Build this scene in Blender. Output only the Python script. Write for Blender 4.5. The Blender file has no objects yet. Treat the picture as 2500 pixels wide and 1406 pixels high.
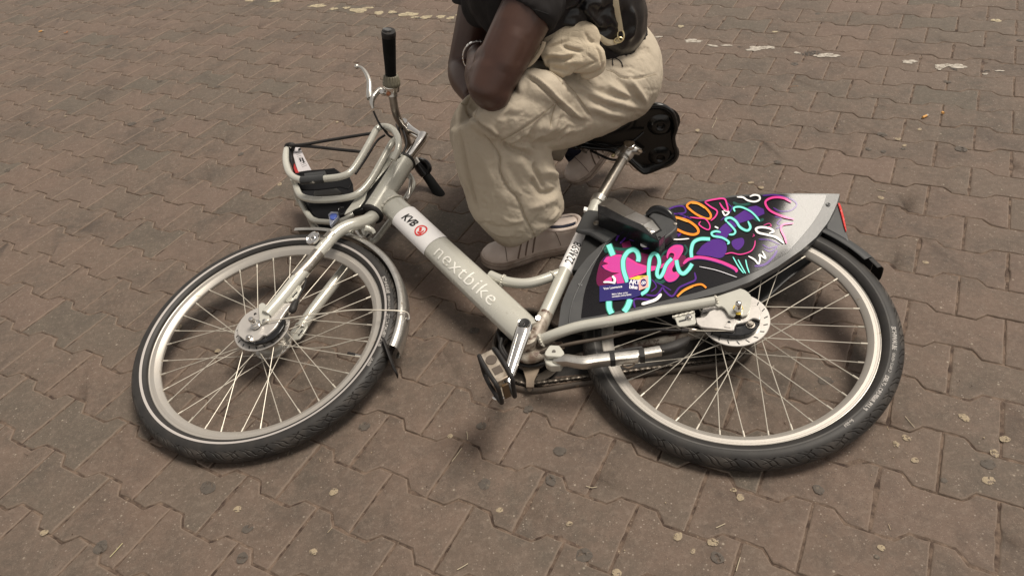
import bpy, bmesh, math, random
import numpy as np
from mathutils import Vector, Matrix, noise
from mathutils.geometry import tessellate_polygon
from mathutils.bvhtree import BVHTree
random.seed(7); rng = np.random.RandomState(7)

# ---------------------------------------------------------------- camera, world, sun, exposure
FPX = 1777.83                                    # focal length for a 2500 px wide picture
CAMROT = np.array([[0.9881435, -0.09776426, -0.11838312],
                   [-0.1535331, -0.62921363, -0.76191718],
                   [0.0, 0.77105924, -0.63676342]])   # rows: right, down, forward
EYE = np.array([0.0, 0.0, 1.2095])
scene = bpy.context.scene
cam_d = bpy.data.cameras.new("camera"); cam = bpy.data.objects.new("camera", cam_d)
scene.collection.objects.link(cam); scene.camera = cam
cam_d.sensor_width = 36; cam_d.lens = FPX / 2500 * 36; cam_d.clip_start = 0.02; cam_d.clip_end = 500
m = Matrix.Identity(4)
for i in range(3):
    m[i][0] = CAMROT[0][i]; m[i][1] = -CAMROT[1][i]; m[i][2] = -CAMROT[2][i]; m[i][3] = EYE[i]
cam.matrix_world = m

SUN_DIR = Vector((0.40, 0.08, 0.90)).normalized()      # towards the light
w = bpy.data.worlds.new("World"); scene.world = w; w.use_nodes = True
nt = w.node_tree; bg = nt.nodes["Background"]; bg.inputs["Strength"].default_value = 0.10
sky = nt.nodes.new("ShaderNodeTexSky"); sky.sky_type = 'NISHITA'; sky.sun_disc = False
sky.sun_elevation = math.asin(SUN_DIR.z); sky.sun_rotation = math.atan2(SUN_DIR.x, SUN_DIR.y)
sky.air_density = 1.0; sky.dust_density = 0.6; sky.ozone_density = 0.5
hs = nt.nodes.new("ShaderNodeHueSaturation"); hs.inputs["Saturation"].default_value = 0.12
tint = nt.nodes.new("ShaderNodeMix"); tint.data_type = 'RGBA'; tint.blend_type = 'MULTIPLY'
tint.inputs[0].default_value = 1.0; tint.inputs[7].default_value = (1.0, 0.92, 0.83, 1)
nt.links.new(sky.outputs[0], hs.inputs["Color"]); nt.links.new(hs.outputs[0], tint.inputs[6])
nt.links.new(tint.outputs[2], bg.inputs["Color"])
sl = bpy.data.lights.new("sun", 'SUN'); sl.energy = 3.1; sl.angle = math.radians(24); sl.color = (1.0, 0.92, 0.81)
sun = bpy.data.objects.new("sun", sl); scene.collection.objects.link(sun); sun.location = (3, 3, 5)
sun.rotation_euler = SUN_DIR.to_track_quat('Z', 'Y').to_euler()
scene.view_settings.view_transform = 'Standard'; scene.view_settings.look = 'None'
scene.view_settings.exposure = 0.40; scene.view_settings.gamma = 1

# ---------------------------------------------------------------- picture-to-place helpers
C1 = np.array([-0.59858, 1.33697, 0.07542]); N1 = np.array([-0.0591002, -0.1575223, 0.9857453])   # front wheel
C2 = np.array([0.462806, 1.114043, 0.079269]); N2 = np.array([-0.0942958, -0.150648, 0.98408])    # rear wheel
NF = np.array([-0.0355527, -0.1530741, 0.987575])                                                 # frame
def nrm(v): return np.asarray(v, float) / np.linalg.norm(v)
def ray(u, v): return nrm(np.array([(u - 1250) / FPX, (v - 703) / FPX, 1]) @ CAMROT)
def on(u, v, C, n, d=0.0):
    R = ray(u, v); return EYE + R * (((C + n * d - EYE) @ n) / (R @ n))
def Bk(u, v, d=0.0):
    """point of the bicycle, d metres to the rider's left of its middle plane"""
    P = on(u, v, C2, NF, d)
    if u < 1150:
        t = min(1, (1150 - u) / 200.); return P + (on(u, v, C1, N1, d) - P) * t
    t = min(1, max(0, (u - 1300) / 400.)); return P + (on(u, v, C2, N2, d) - P) * t
def BkN(u):
    if u < 1150: return nrm(NF + (N1 - NF) * min(1, (1150 - u) / 200.))
    return nrm(NF + (N2 - NF) * min(1, max(0, (u - 1300) / 400.)))
def G(u, v, z=0.0): return on(u, v, np.zeros(3), np.array([0, 0, 1.0]), z)
def LY(u, v, y): r = ray(u, v); return EYE + r * (y / r[1])
def pxm(P): return FPX / float((np.asarray(P) - EYE) @ CAMROT[2])      # pixels per metre there
def K(ox, oy, s):
    return lambda pts: [((ox + p[0] / s), (oy + p[1] / s)) + tuple(p[2:]) for p in pts]
k4 = K(1340, 440, 3.049); kb = K(660, 40, 2.704); k3 = K(900, 440, 2.5107); k6 = K(1160, 780, 4.464)
k8 = K(1640, 680, 7.81); kf = K(560, 680, 5.409); kg = K(640, 540, 4.395); kh = K(860, 40, 4.688)
kk = K(680, 300, 4.687); ks = K(1340, 250, 6.391); kl = K(1340, 320, 4.394); kt = K(1060, 0, 3.905)
kc = K(1080, 300, 3.515); ke = K(1160, 800, 7.03); kr = K(1900, 440, 5.407)

# ---------------------------------------------------------------- materials
def mat(name, col, rough=0.5, metal=0.0, var=None, vscale=20, vfac=0.5, bump=0, bscale=200, bdist=0.001, coat=0, spec=0.5, dirt=None, dscale=6, dcut=0.6, aniso=None):
    m = bpy.data.materials.new(name); m.use_nodes = True; t = m.node_tree; b = t.nodes["Principled BSDF"]
    b.inputs["Base Color"].default_value = (*col, 1); b.inputs["Roughness"].default_value = rough
    b.inputs["Metallic"].default_value = metal; b.inputs["Coat Weight"].default_value = coat
    b.inputs["Specular IOR Level"].default_value = spec
    tc = t.nodes.new("ShaderNodeTexCoord"); src = None
    co = tc.outputs["Object"]
    if var:
        n = t.nodes.new("ShaderNodeTexNoise"); n.inputs["Scale"].default_value = vscale; n.inputs["Detail"].default_value = 6
        t.links.new(co, n.inputs["Vector"])
        r = t.nodes.new("ShaderNodeMapRange"); r.inputs[1].default_value = 0.35; r.inputs[2].default_value = 0.65; r.inputs[4].default_value = vfac
        t.links.new(n.outputs["Fac"], r.inputs[0])
        x = t.nodes.new("ShaderNodeMix"); x.data_type = 'RGBA'; x.inputs[6].default_value = (*col, 1); x.inputs[7].default_value = (*var, 1)
        t.links.new(r.outputs[0], x.inputs[0]); src = x.outputs[2]
    if dirt:
        n = t.nodes.new("ShaderNodeTexNoise"); n.inputs["Scale"].default_value = dscale; n.inputs["Detail"].default_value = 10; n.inputs["Roughness"].default_value = 0.7
        t.links.new(co, n.inputs["Vector"])
        r = t.nodes.new("ShaderNodeMapRange"); r.inputs[1].default_value = dcut; r.inputs[2].default_value = dcut + 0.05
        t.links.new(n.outputs["Fac"], r.inputs[0])
        x = t.nodes.new("ShaderNodeMix"); x.data_type = 'RGBA'; x.inputs[6].default_value = (*col, 1); x.inputs[7].default_value = (*dirt, 1)
        if src: t.links.new(src, x.inputs[6])
        t.links.new(r.outputs[0], x.inputs[0]); src = x.outputs[2]
    if src: t.links.new(src, b.inputs["Base Color"])
    if bump:
        n = t.nodes.new("ShaderNodeTexNoise"); n.inputs["Scale"].default_value = bscale; n.inputs["Detail"].default_value = 5
        t.links.new(co, n.inputs["Vector"])
        bp = t.nodes.new("ShaderNodeBump"); bp.inputs["Strength"].default_value = bump; bp.inputs["Distance"].default_value = bdist
        t.links.new(n.outputs["Fac"], bp.inputs["Height"]); t.links.new(bp.outputs[0], b.inputs["Normal"])
        if rough > 0.15:
            r = t.nodes.new("ShaderNodeMapRange"); r.inputs[3].default_value = max(0, rough - 0.1); r.inputs[4].default_value = min(1, rough + 0.12)
            t.links.new(n.outputs["Fac"], r.inputs[0]); t.links.new(r.outputs[0], b.inputs["Roughness"])
    return m
M = {}
M['paint'] = mat("frame_paint", (0.53, 0.52, 0.462), 0.24, 0.2, var=(0.46, 0.45, 0.395), vscale=4, vfac=.5, bump=.03, bscale=40, bdist=.0003, coat=.3, dirt=(0.20, 0.15, 0.11), dscale=34, dcut=.665)
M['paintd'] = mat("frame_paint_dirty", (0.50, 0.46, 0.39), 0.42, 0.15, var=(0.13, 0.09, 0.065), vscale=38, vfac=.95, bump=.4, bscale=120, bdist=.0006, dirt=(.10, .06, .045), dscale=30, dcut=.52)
M['weld'] = mat("weld_bead", (0.57, 0.545, 0.475), 0.4, 0.2, bump=1, bscale=180, bdist=.003)
M['disc'] = mat("dull_silver_casting", (0.56, 0.53, 0.495), 0.36, 0.5, var=(.46, .43, .40), vscale=30, bump=.2, bscale=200, bdist=.0003, dirt=(.3, .26, .2), dscale=30, dcut=.64)
M['traycol'] = mat("tray_black", (0.006, 0.006, 0.007), 0.5, 0, spec=.2)
M['alu'] = mat("brushed_aluminium", (0.60, 0.58, 0.54), 0.30, 0.9, var=(0.42, 0.40, 0.37), vscale=40, bump=.2, bscale=300, bdist=.0003, dirt=(.3, .26, .2), dscale=30, dcut=.62)
M['rim'] = mat("rim_aluminium", (0.43, 0.405, 0.37), 0.42, 0.5, var=(0.45, 0.41, 0.36), vscale=22, bump=.3, bscale=260, bdist=.0003, dirt=(.30, .25, .18), dscale=45, dcut=.62)
M['chrome'] = mat("chrome", (0.78, 0.76, 0.73), 0.10, 1.0, var=(.5, .48, .45), vscale=60, bump=.06, bscale=90, bdist=.0004)
M['steel'] = mat("worn_steel", (0.36, 0.33, 0.29), 0.34, 0.9, var=(0.22, 0.19, 0.16), vscale=30, bump=.3, bscale=150, bdist=.0005, dirt=(.6, .58, .52), dscale=35, dcut=.6)
M['spoke'] = mat("spoke_steel", (0.52, 0.48, 0.41), 0.45, 0.4)
M['tyre'] = None
M['rubber'] = mat("black_rubber", (0.016, 0.015, 0.015), 0.55, 0, var=(.035, .03, .027), vscale=30, bump=.4, bscale=400, bdist=.0004, spec=.3)
M['grip'] = mat("grip_rubber", (0.007, 0.007, 0.007), 0.8, 0, bump=.4, bscale=900, bdist=.0004, spec=.15)
M['plastic'] = mat("grey_black_plastic", (0.030, 0.031, 0.032), 0.42, 0, var=(.045, .045, .045), vscale=25, bump=.3, bscale=600, bdist=.0003, dirt=(.085, .08, .075), dscale=18, dcut=.66)
M['rimplastic'] = mat("scuffed_grey_plastic", (0.052, 0.053, 0.054), 0.40, 0, var=(.075, .075, .075), vscale=30, bump=.3, bscale=600, bdist=.0003, dirt=(.15, .145, .14), dscale=40, dcut=.66)
M['black'] = mat("glossy_black", (0.008, 0.008, 0.009), 0.22, 0, bump=.12, bscale=60, bdist=.0008)
M['saddle'] = mat("saddle_black", (0.006, 0.006, 0.006), 0.20, 0, bump=.1, bscale=25, bdist=.002)
M['grime'] = mat("grimy_guard", (0.045, 0.035, 0.028), 0.62, 0, var=(.10, .075, .055), vscale=14, vfac=.8, bump=.5, bscale=120, bdist=.0006, dirt=(.14, .10, .07), dscale=30, dcut=.6)
M['bracket'] = mat("dirty_bracket", (0.22, 0.17, 0.12), 0.6, 0, var=(.12, .085, .06), vscale=30, vfac=.9, bump=.4, bscale=150, bdist=.0006)
M['chain'] = mat("chain_steel", (0.10, 0.085, 0.07), 0.35, 0.8)
M['white'] = mat("white_sticker", (0.82, 0.80, 0.79), 0.38, 0, bump=.15, bscale=30, bdist=.001, dirt=(.45, .43, .40), dscale=60, dcut=.72)
M['ink'] = mat("black_ink", (0.012, 0.012, 0.012), 0.4)
M['red'] = mat("red_ink", (0.70, 0.035, 0.03), 0.4)
M['letter'] = mat("pale_lettering", (0.74, 0.725, 0.67), 0.4, dirt=(.50, .475, .41), dscale=70, dcut=.545)
M['tyretext'] = mat("tyre_lettering", (0.30, 0.28, 0.26), 0.6, dirt=(.03, .03, .03), dscale=120, dcut=.52)
M['reflex'] = mat("reflective_strip", (0.40, 0.37, 0.35), 0.5)
M['reflexd'] = mat("dirty_reflective_strip", (0.07, 0.065, 0.06), 0.6, var=(.03, .03, .03), vscale=30)
M['amber'] = mat("amber_reflector", (0.085, 0.050, 0.022), 0.3)
M['redlens'] = mat("red_reflector", (0.60, 0.02, 0.015), 0.25, bump=1, bscale=700, bdist=.001)
M['yellow'] = mat("yellow_washer", (0.62, 0.45, 0.05), 0.5)
M['blue'] = mat("blue_led", (0.10, 0.16, 0.55), 0.2); 
M['olive'] = mat("shifter_plastic", (0.16, 0.145, 0.105), 0.55, bump=.2, bscale=300, bdist=.0004)
M['skin'] = mat("skin", (0.066, 0.031, 0.021), 0.40, 0, var=(.046, .020, .014), vscale=11, vfac=.8, bump=.35, bscale=700, bdist=.0004, spec=.5)
def wrinkled(m, amp=.0011, sc=17):
    """adds two scales of creasing to a cloth's bump"""
    t = m.node_tree; b = t.nodes["Principled BSDF"]; tc = [n for n in t.nodes if n.bl_idname == 'ShaderNodeTexCoord'][0]
    old = b.inputs["Normal"].links[0].from_node; prev = None
    for s, d, st in ((sc, amp, (1, 1, .6)), (sc * 2.6, amp * .45, (.6, 1, 1))):
        mp = t.nodes.new("ShaderNodeMapping"); mp.inputs["Scale"].default_value = st; t.links.new(tc.outputs["Object"], mp.inputs["Vector"])
        n = t.nodes.new("ShaderNodeTexNoise"); n.inputs["Scale"].default_value = s; n.inputs["Detail"].default_value = 3; n.inputs["Distortion"].default_value = 1.2; t.links.new(mp.outputs[0], n.inputs["Vector"])
        a = t.nodes.new("ShaderNodeMath"); a.operation = 'SUBTRACT'; a.inputs[1].default_value = .5; t.links.new(n.outputs["Fac"], a.inputs[0])
        c = t.nodes.new("ShaderNodeMath"); c.operation = 'ABSOLUTE'; t.links.new(a.outputs[0], c.inputs[0])
        r = t.nodes.new("ShaderNodeMapRange"); r.inputs[1].default_value = 0; r.inputs[2].default_value = .10; t.links.new(c.outputs[0], r.inputs[0])
        k = t.nodes.new("ShaderNodeBump"); k.inputs["Strength"].default_value = .5; k.inputs["Distance"].default_value = d; t.links.new(r.outputs[0], k.inputs["Height"])
        if prev: t.links.new(prev.outputs[0], k.inputs["Normal"])
        prev = k
    t.links.new(prev.outputs[0], old.inputs["Normal"]); return m
M['cloth'] = wrinkled(mat("sand_cotton", (0.45, 0.392, 0.31), 0.85, 0, var=(.39, .335, .26), vscale=7, vfac=.8, bump=.5, bscale=1100, bdist=.0005, spec=.2))
M['seam'] = mat("seam_thread", (0.33, 0.27, 0.19), 0.9)
M['pouch'] = wrinkled(mat("tan_nylon", (0.51, 0.435, 0.325), 0.7, 0, var=(.45, .375, .27), vscale=9, bump=.3, bscale=900, bdist=.0004, spec=.3), .0010, 24)
M['shirt'] = mat("charcoal_jersey", (0.020, 0.018, 0.018), 0.9, 0, bump=.6, bscale=900, bdist=.0006, spec=.2)
M['vest'] = mat("black_glossy_fabric", (0.007, 0.007, 0.008), 0.30, 0, bump=.3, bscale=30, bdist=.003)
M['strap'] = mat("cream_webbing", (0.62, 0.54, 0.38), 0.8, bump=.6, bscale=900, bdist=.0005)
M['brass'] = mat("pale_brass", (0.62, 0.52, 0.30), 0.3, .8)
M['silver'] = mat("silver_bracelet", (0.80, 0.79, 0.77), 0.16, 1.0)
M['shoe'] = mat("dusty_white_leather", (0.74, 0.64, 0.575), 0.5, 0, var=(.58, .48, .42), vscale=16, vfac=.9, bump=.4, bscale=200, bdist=.0006)
M['sole'] = mat("scuffed_shoe_sole", (0.54, 0.45, 0.39), 0.7, 0, var=(.25, .19, .15), vscale=25, vfac=.9, bump=.5, bscale=200, bdist=.0006)
M['shoeline'] = mat("shoe_seam", (0.20, 0.15, 0.12), 0.8)
M['lace'] = mat("grey_lace", (0.28, 0.245, 0.20), 0.9)
M['navy'] = mat("navy_lining", (0.010, 0.014, 0.035), 0.8)
M['hair'] = mat("black_hair", (0.008, 0.007, 0.006), 0.8, bump=1, bscale=150, bdist=.01)

# ---------------------------------------------------------------- mesh helpers
def link(o, parent=None):
    scene.collection.objects.link(o)
    if parent is not None: o.parent = parent; o.matrix_parent_inverse = WINV.get(parent.name, Matrix.Identity(4))
    return o
WINV = {}
def empty(name, loc, label, cat, group=None):
    o = bpy.data.objects.new(name, None); scene.collection.objects.link(o); o.location = [float(x) for x in loc]; o.empty_display_size = .1
    WINV[o.name] = Matrix.Translation(o.location).inverted()
    tag(o, label, cat, group); return o
def tag(o, label=None, cat=None, group=None, kind=None):
    if label: o["label"] = label
    if cat: o["category"] = cat
    if group: o["group"] = group
    if kind: o["kind"] = kind
    return o
class MB:
    def __init__(s): s.v = []; s.f = []; s.mi = []; s.n = 0
    def add(s, V, F, mi=0):
        V = np.asarray(V, float).reshape(-1, 3); s.v.append(V)
        for f in F: s.f.append(tuple(int(i) + s.n for i in f)); s.mi.append(mi)
        s.n += len(V); return s
    def build(s, name, mats, parent=None, smooth=40, matrix=None):
        me = bpy.data.meshes.new(name)
        V = np.concatenate(s.v) if s.v else np.zeros((0, 3))
        me.from_pydata(V.tolist(), [], s.f)
        if not isinstance(mats, (list, tuple)): mats = [mats]
        for x in mats: me.materials.append(x)
        me.polygons.foreach_set("material_index", s.mi)
        me.validate(); me.update()
        bm = bmesh.new(); bm.from_mesh(me); bmesh.ops.recalc_face_normals(bm, faces=bm.faces); bm.to_mesh(me); bm.free()
        if smooth:
            me.polygons.foreach_set("use_smooth", [True] * len(me.polygons)); me.set_sharp_from_angle(angle=math.radians(smooth))
        o = bpy.data.objects.new(name, me)
        if matrix is not None: o.matrix_world = matrix
        return link(o, parent)
def crom(P, n=6, closed=False):
    P = np.asarray(P, float)
    if len(P) < 3 and not closed: 
        t = np.linspace(0, 1, n + 1)[:, None]; return P[0] * (1 - t) + P[-1] * t
    N = len(P); out = []
    for i in range(N if closed else N - 1):
        if closed: p0, p1, p2, p3 = P[(i - 1) % N], P[i], P[(i + 1) % N], P[(i + 2) % N]
        else: p0 = P[i - 1] if i else 2 * P[0] - P[1]; p1 = P[i]; p2 = P[i + 1]; p3 = P[i + 2] if i + 2 < N else 2 * P[-1] - P[-2]
        for k in range(n):
            t = k / n
            out.append(.5 * ((2 * p1) + (-p0 + p2) * t + (2 * p0 - 5 * p1 + 4 * p2 - p3) * t * t + (-p0 + 3 * p1 - 3 * p2 + p3) * t ** 3))
    if not closed: out.append(P[-1])
    return np.array(out)
def tube(mb, pts, r, seg=14, n=6, ref=None, flat=1.0, closed=False, caps=True, mi=0, smooth=True, square=0):
    P0 = np.asarray(pts, float); rr = np.atleast_1d(np.asarray(r, float))
    if len(rr) == 1: rr = np.repeat(rr, len(P0))
    Q = np.concatenate([P0, rr[:, None]], 1)
    if isinstance(flat, (list, tuple)): fl = np.asarray(flat, float)
    else: fl = np.repeat(flat, len(P0))
    Q = np.concatenate([Q, fl[:, None]], 1)
    if smooth: Q = crom(Q, n, closed)
    P = Q[:, :3]; R = Q[:, 3]; FL = Q[:, 4]; N = len(P)
    if closed: T = np.roll(P, -1, 0) - np.roll(P, 1, 0)
    else: T = np.gradient(P, axis=0)
    T /= np.linalg.norm(T, axis=1)[:, None] + 1e-12
    V = []; b = None
    for i in range(N):
        if ref is not None: b = np.asarray(ref, float) - (np.asarray(ref) @ T[i]) * T[i]
        elif b is None:
            a = np.array([0, 0, 1.0]) if abs(T[i][2]) < .9 else np.array([1.0, 0, 0]); b = a - (a @ T[i]) * T[i]
        else: b = b - (b @ T[i]) * T[i]
        b = nrm(b); c = np.cross(T[i], b)
        th = np.linspace(0, 2 * np.pi, seg, endpoint=False) + (np.pi / seg if square else 0)
        cs, sn = np.cos(th), np.sin(th)
        if square:
            k = (np.abs(cs) ** square + np.abs(sn) ** square) ** (-1 / square); cs, sn = cs * k, sn * k
        V.append(P[i] + R[i] * (np.outer(cs * FL[i], b) + np.outer(sn, c)))
    V = np.concatenate(V); F = []
    for i in range(N if closed else N - 1):
        j = (i + 1) % N
        for k in range(seg): F.append((i * seg + k, i * seg + (k + 1) % seg, j * seg + (k + 1) % seg, j * seg + k))
    if caps and not closed: F.append(tuple(range(seg))[::-1]); F.append(tuple(range((N - 1) * seg, N * seg)))
    mb.add(V, F, mi); return mb
def tb(name, pts, r, m, parent, **kw): return tube(MB(), pts, r, **kw).build(name, m, parent)
def B3(pts, d=None): return np.array([Bk(p[0], p[1], (p[2] if len(p) > 2 else d)) for p in pts])
def lathe(mb, prof, seg=96, C=None, ax=(0, 0, 1), mi=0, closed_prof=False, arc=None, e1=None):
    ax = nrm(ax); C = np.zeros(3) if C is None else np.asarray(C, float)
    if e1 is None: a = np.array([1.0, 0, 0]) if abs(ax[0]) < .9 else np.array([0, 1.0, 0])
    else: a = np.asarray(e1, float)
    e1 = nrm(a - (a @ ax) * ax); e2 = np.cross(ax, e1)
    full = arc is None
    th = np.linspace(0, 2 * np.pi, seg, endpoint=False) if full else np.linspace(arc[0], arc[1], seg)
    V = []; 
    for t in th:
        d = math.cos(t) * e1 + math.sin(t) * e2
        for r, z in prof: V.append(C + d * r + ax * z)
    k = len(prof); F = []
    for i in range(seg if full else seg - 1):
        j = (i + 1) % seg
        for q in range(k if closed_prof else k - 1): F.append((i * k + q, j * k + q, j * k + (q + 1) % k, i * k + (q + 1) % k))
    if not full and closed_prof: F.append(tuple(range(k))); F.append(tuple(range((seg - 1) * k, seg * k))[::-1])
    mb.add(V, F, mi); return mb
def frame_of(C, n, e1=(1, 0, 0)):
    n = nrm(n); e1 = nrm(np.asarray(e1, float) - (np.asarray(e1) @ n) * n); e2 = np.cross(n, e1)
    m = Matrix.Identity(4)
    for i in range(3): m[i][0] = e1[i]; m[i][1] = e2[i]; m[i][2] = n[i]; m[i][3] = C[i]
    return m
def plate(mb, poly3, thick, nvec, mi=0):
    """outline (3-D points, lying on its visible face) given a thickness away from the viewer's side"""
    P = np.asarray(poly3, float); n = nrm(nvec); k = len(P); Q = P - n * thick
    tri = tessellate_polygon([[Vector(p) for p in P]])
    F = [tuple(t) for t in tri] + [tuple(i + k for i in t[::-1]) for t in tri]
    F += [(i, (i + 1) % k, (i + 1) % k + k, i + k) for i in range(k)]
    mb.add(np.concatenate([P, Q]), F, mi); return mb
def bevel(o, w=0.001, seg=2, ang=35):
    b = o.modifiers.new("bevel", 'BEVEL'); b.width = w; b.segments = seg; b.limit_method = 'ANGLE'; b.angle_limit = math.radians(ang); return o
def bplate(name, px, d, thick, m, parent, bev=.0012):
    u = sum(p[0] for p in px) / len(px); mb = MB()
    return bevel(plate(mb, B3(px, d), thick, BkN(u)).build(name, m, parent, smooth=50), bev)
def ball(mb, C, r, mi=0, seg=16, sc=(1, 1, 1)):
    th = np.linspace(0, np.pi, seg // 2 + 1); V = []; 
    for a in th:
        for b in np.linspace(0, 2 * np.pi, seg, endpoint=False): V.append(np.asarray(C) + r * np.array([math.sin(a) * math.cos(b) * sc[0], math.sin(a) * math.sin(b) * sc[1], math.cos(a) * sc[2]]))
    F = [(i * seg + k, i * seg + (k + 1) % seg, (i + 1) * seg + (k + 1) % seg, (i + 1) * seg + k) for i in range(seg // 2) for k in range(seg)]
    mb.add(V, F, mi); return mb
def hexbolt(name, C, n, r, h, m, parent, cap=True):
    mb = MB(); lathe(mb, [(0, h), (r * .86, h), (r, h * .8), (r, 0)], 6, C, n)
    if cap: lathe(mb, [(0, h * 1.25), (r * .55, h * 1.25), (r * .6, h)], 16, C, n)
    lathe(mb, [(r * 1.0, .0012), (r * 1.35, .001), (r * 1.35, -.0005)], 20, C, n)
    return mb.build(name, m, parent)
def text_geo(s, size, bold=0.0, sub=1, shear=0.0, space=1.0, align='CENTER'):
    c = bpy.data.curves.new("t", 'FONT'); c.body = s; c.size = size; c.align_x = align; c.align_y = 'CENTER'
    c.offset = bold; c.shear = shear; c.space_character = space; c.resolution_u = 4; c.fill_mode = 'FRONT'
    o = bpy.data.objects.new("t", c); me = o.to_mesh()
    bm = bmesh.new(); bm.from_mesh(me); bmesh.ops.triangulate(bm, faces=bm.faces)
    for _ in range(sub): bmesh.ops.subdivide_edges(bm, edges=bm.edges[:], cuts=1, use_grid_fill=True)
    bmesh.ops.triangulate(bm, faces=bm.faces)
    V = np.array([v.co[:] for v in bm.verts]); F = [tuple(v.index for v in f.verts) for f in bm.faces]
    bm.free(); o.to_mesh_clear(); bpy.data.objects.remove(o); bpy.data.curves.remove(c)
    return V, F

# ---------------------------------------------------------------- the ground: a bed of sand and bone-shaped pavers
YAW = 0.990508; DA = np.array([math.cos(YAW), math.sin(YAW), 0]); DB = np.array([math.sin(YAW), -math.cos(YAW), 0])
def paver_material():
    m = bpy.data.materials.new("brown_concrete_paver"); m.use_nodes = True; t = m.node_tree; b = t.nodes["Principled BSDF"]
    tc = t.nodes.new("ShaderNodeTexCoord"); co = tc.outputs["Object"]; L = t.links.new
    def noise_(sc, det=6, ro=.6):
        n = t.nodes.new("ShaderNodeTexNoise"); n.inputs["Scale"].default_value = sc; n.inputs["Detail"].default_value = det; n.inputs["Roughness"].default_value = ro; L(co, n.inputs["Vector"]); return n.outputs["Fac"]
    def mr(src, a, b_, c=0, d=1):
        n = t.nodes.new("ShaderNodeMapRange"); n.inputs[1].default_value = a; n.inputs[2].default_value = b_; n.inputs[3].default_value = c; n.inputs[4].default_value = d; L(src, n.inputs[0]); return n.outputs[0]
    def mix(f, A, B, mode='MIX'):
        x = t.nodes.new("ShaderNodeMix"); x.data_type = 'RGBA'; x.blend_type = mode
        if isinstance(f, float): x.inputs[0].default_value = f
        else: L(f, x.inputs[0])
        for i, q in ((6, A), (7, B)):
            if isinstance(q, tuple): x.inputs[i].default_value = (*q, 1)
            else: L(q, x.inputs[i])
        return x.outputs[2]
    at = t.nodes.new("ShaderNodeAttribute"); at.attribute_name = "tint"
    sep = t.nodes.new("ShaderNodeSeparateColor"); L(at.outputs["Color"], sep.inputs[0])
    c = mix(mr(noise_(2.2, 6), .38, .62), (0.122, 0.085, 0.064), (0.088, 0.070, 0.054))
    c = mix(mr(noise_(28, 8, .7), .38, .66, 0, .6), c, (0.152, 0.107, 0.082))
    c = mix(mr(noise_(9, 6, .7), .52, .72, 0, .55), c, (0.068, 0.056, 0.045))
    c = mix(sep.outputs[0], c, (0.134, 0.093, 0.072))
    c = mix(sep.outputs[1], c, (0.090, 0.077, 0.060))
    # grit: pale and dark grains, two sizes
    for sc, lo, hi, colr, th, pr in ((150, .0, .16, (0.46, 0.40, 0.33), .6, .14), (330, .0, .22, (0.31, 0.26, 0.21), .55, .34), (270, .0, .25, (0.035, 0.027, 0.022), .65, .34), (420, .0, .3, (0.05, 0.038, 0.03), .5, .4), (80, 0, .12, (.48, .42, .33), .62, .05)):
        v = t.nodes.new("ShaderNodeTexVoronoi"); v.inputs["Scale"].default_value = sc; v.inputs["Randomness"].default_value = 1; L(co, v.inputs["Vector"])
        s = t.nodes.new("ShaderNodeSeparateColor"); L(v.outputs["Color"], s.inputs[0])
        pick = mr(s.outputs[0], 1 - pr, 1 - pr + .02)
        near = mr(v.outputs["Distance"], lo + .12, hi + .12, 1, 0)
        patch = mr(noise_(7, 3), .42, .62)
        q = t.nodes.new("ShaderNodeMath"); q.operation = 'MULTIPLY'; L(pick, q.inputs[0]); L(near, q.inputs[1])
        q2 = t.nodes.new("ShaderNodeMath"); q2.operation = 'MULTIPLY'; L(q.outputs[0], q2.inputs[0]); q2.inputs[1].default_value = th
        q3 = t.nodes.new("ShaderNodeMath"); q3.operation = 'MULTIPLY'; L(q2.outputs[0], q3.inputs[0]); L(mr(noise_(6, 3), .3, .7, .45, 1), q3.inputs[1])
        c = mix(q3.outputs[0], c, colr)
    c = mix(mr(noise_(3.1, 9, .75), .50, .66, 0, .62), c, (0.054, 0.043, 0.035))
    c = mix(mr(noise_(70, 8, .8), .50, .74, 0, .55), c, (0.235, 0.185, 0.148))
    # mortar dust on the chipped arrises
    c = mix(mr(sep.outputs[2], .05, 1.0, 0, .60), c, (0.235, 0.180, 0.138))
    L(c, b.inputs["Base Color"])
    b.inputs["Roughness"].default_value = .72; b.inputs["Specular IOR Level"].default_value = .35
    h = t.nodes.new("ShaderNodeMath"); h.operation = 'ADD'; L(noise_(420, 6, .8), h.inputs[0]); 
    h2 = t.nodes.new("ShaderNodeMath"); h2.operation = 'MULTIPLY'; L(noise_(45, 6, .6), h2.inputs[0]); h2.inputs[1].default_value = 2.2; L(h2.outputs[0], h.inputs[1])
    bp = t.nodes.new("ShaderNodeBump"); bp.inputs["Strength"].default_value = .75; bp.inputs["Distance"].default_value = .0016
    L(h.outputs[0], bp.inputs["Height"]); L(bp.outputs[0], b.inputs["Normal"])
    return m
PA, PB, A0, B0, AMP = .1265, .1925, .481, -.570, .0118
def edge_pts(k, b0, b1):
    """points of the zigzag joint k between two positions along the row"""
    bk = B0 + (PB / 2 if k % 2 else 0); out = []
    i0 = math.floor((b0 - bk) / PB) - 1
    for i in range(i0, i0 + 4):
        c = bk + i * PB
        out += [(c - .061, AMP), (c - .040, -AMP), (c, -AMP), (c + .040, -AMP), (c + .061, AMP), (c + PB / 2, AMP)]
    return [p for p in out if b0 - 1e-6 < p[0] < b1 + 1e-6]
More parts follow.
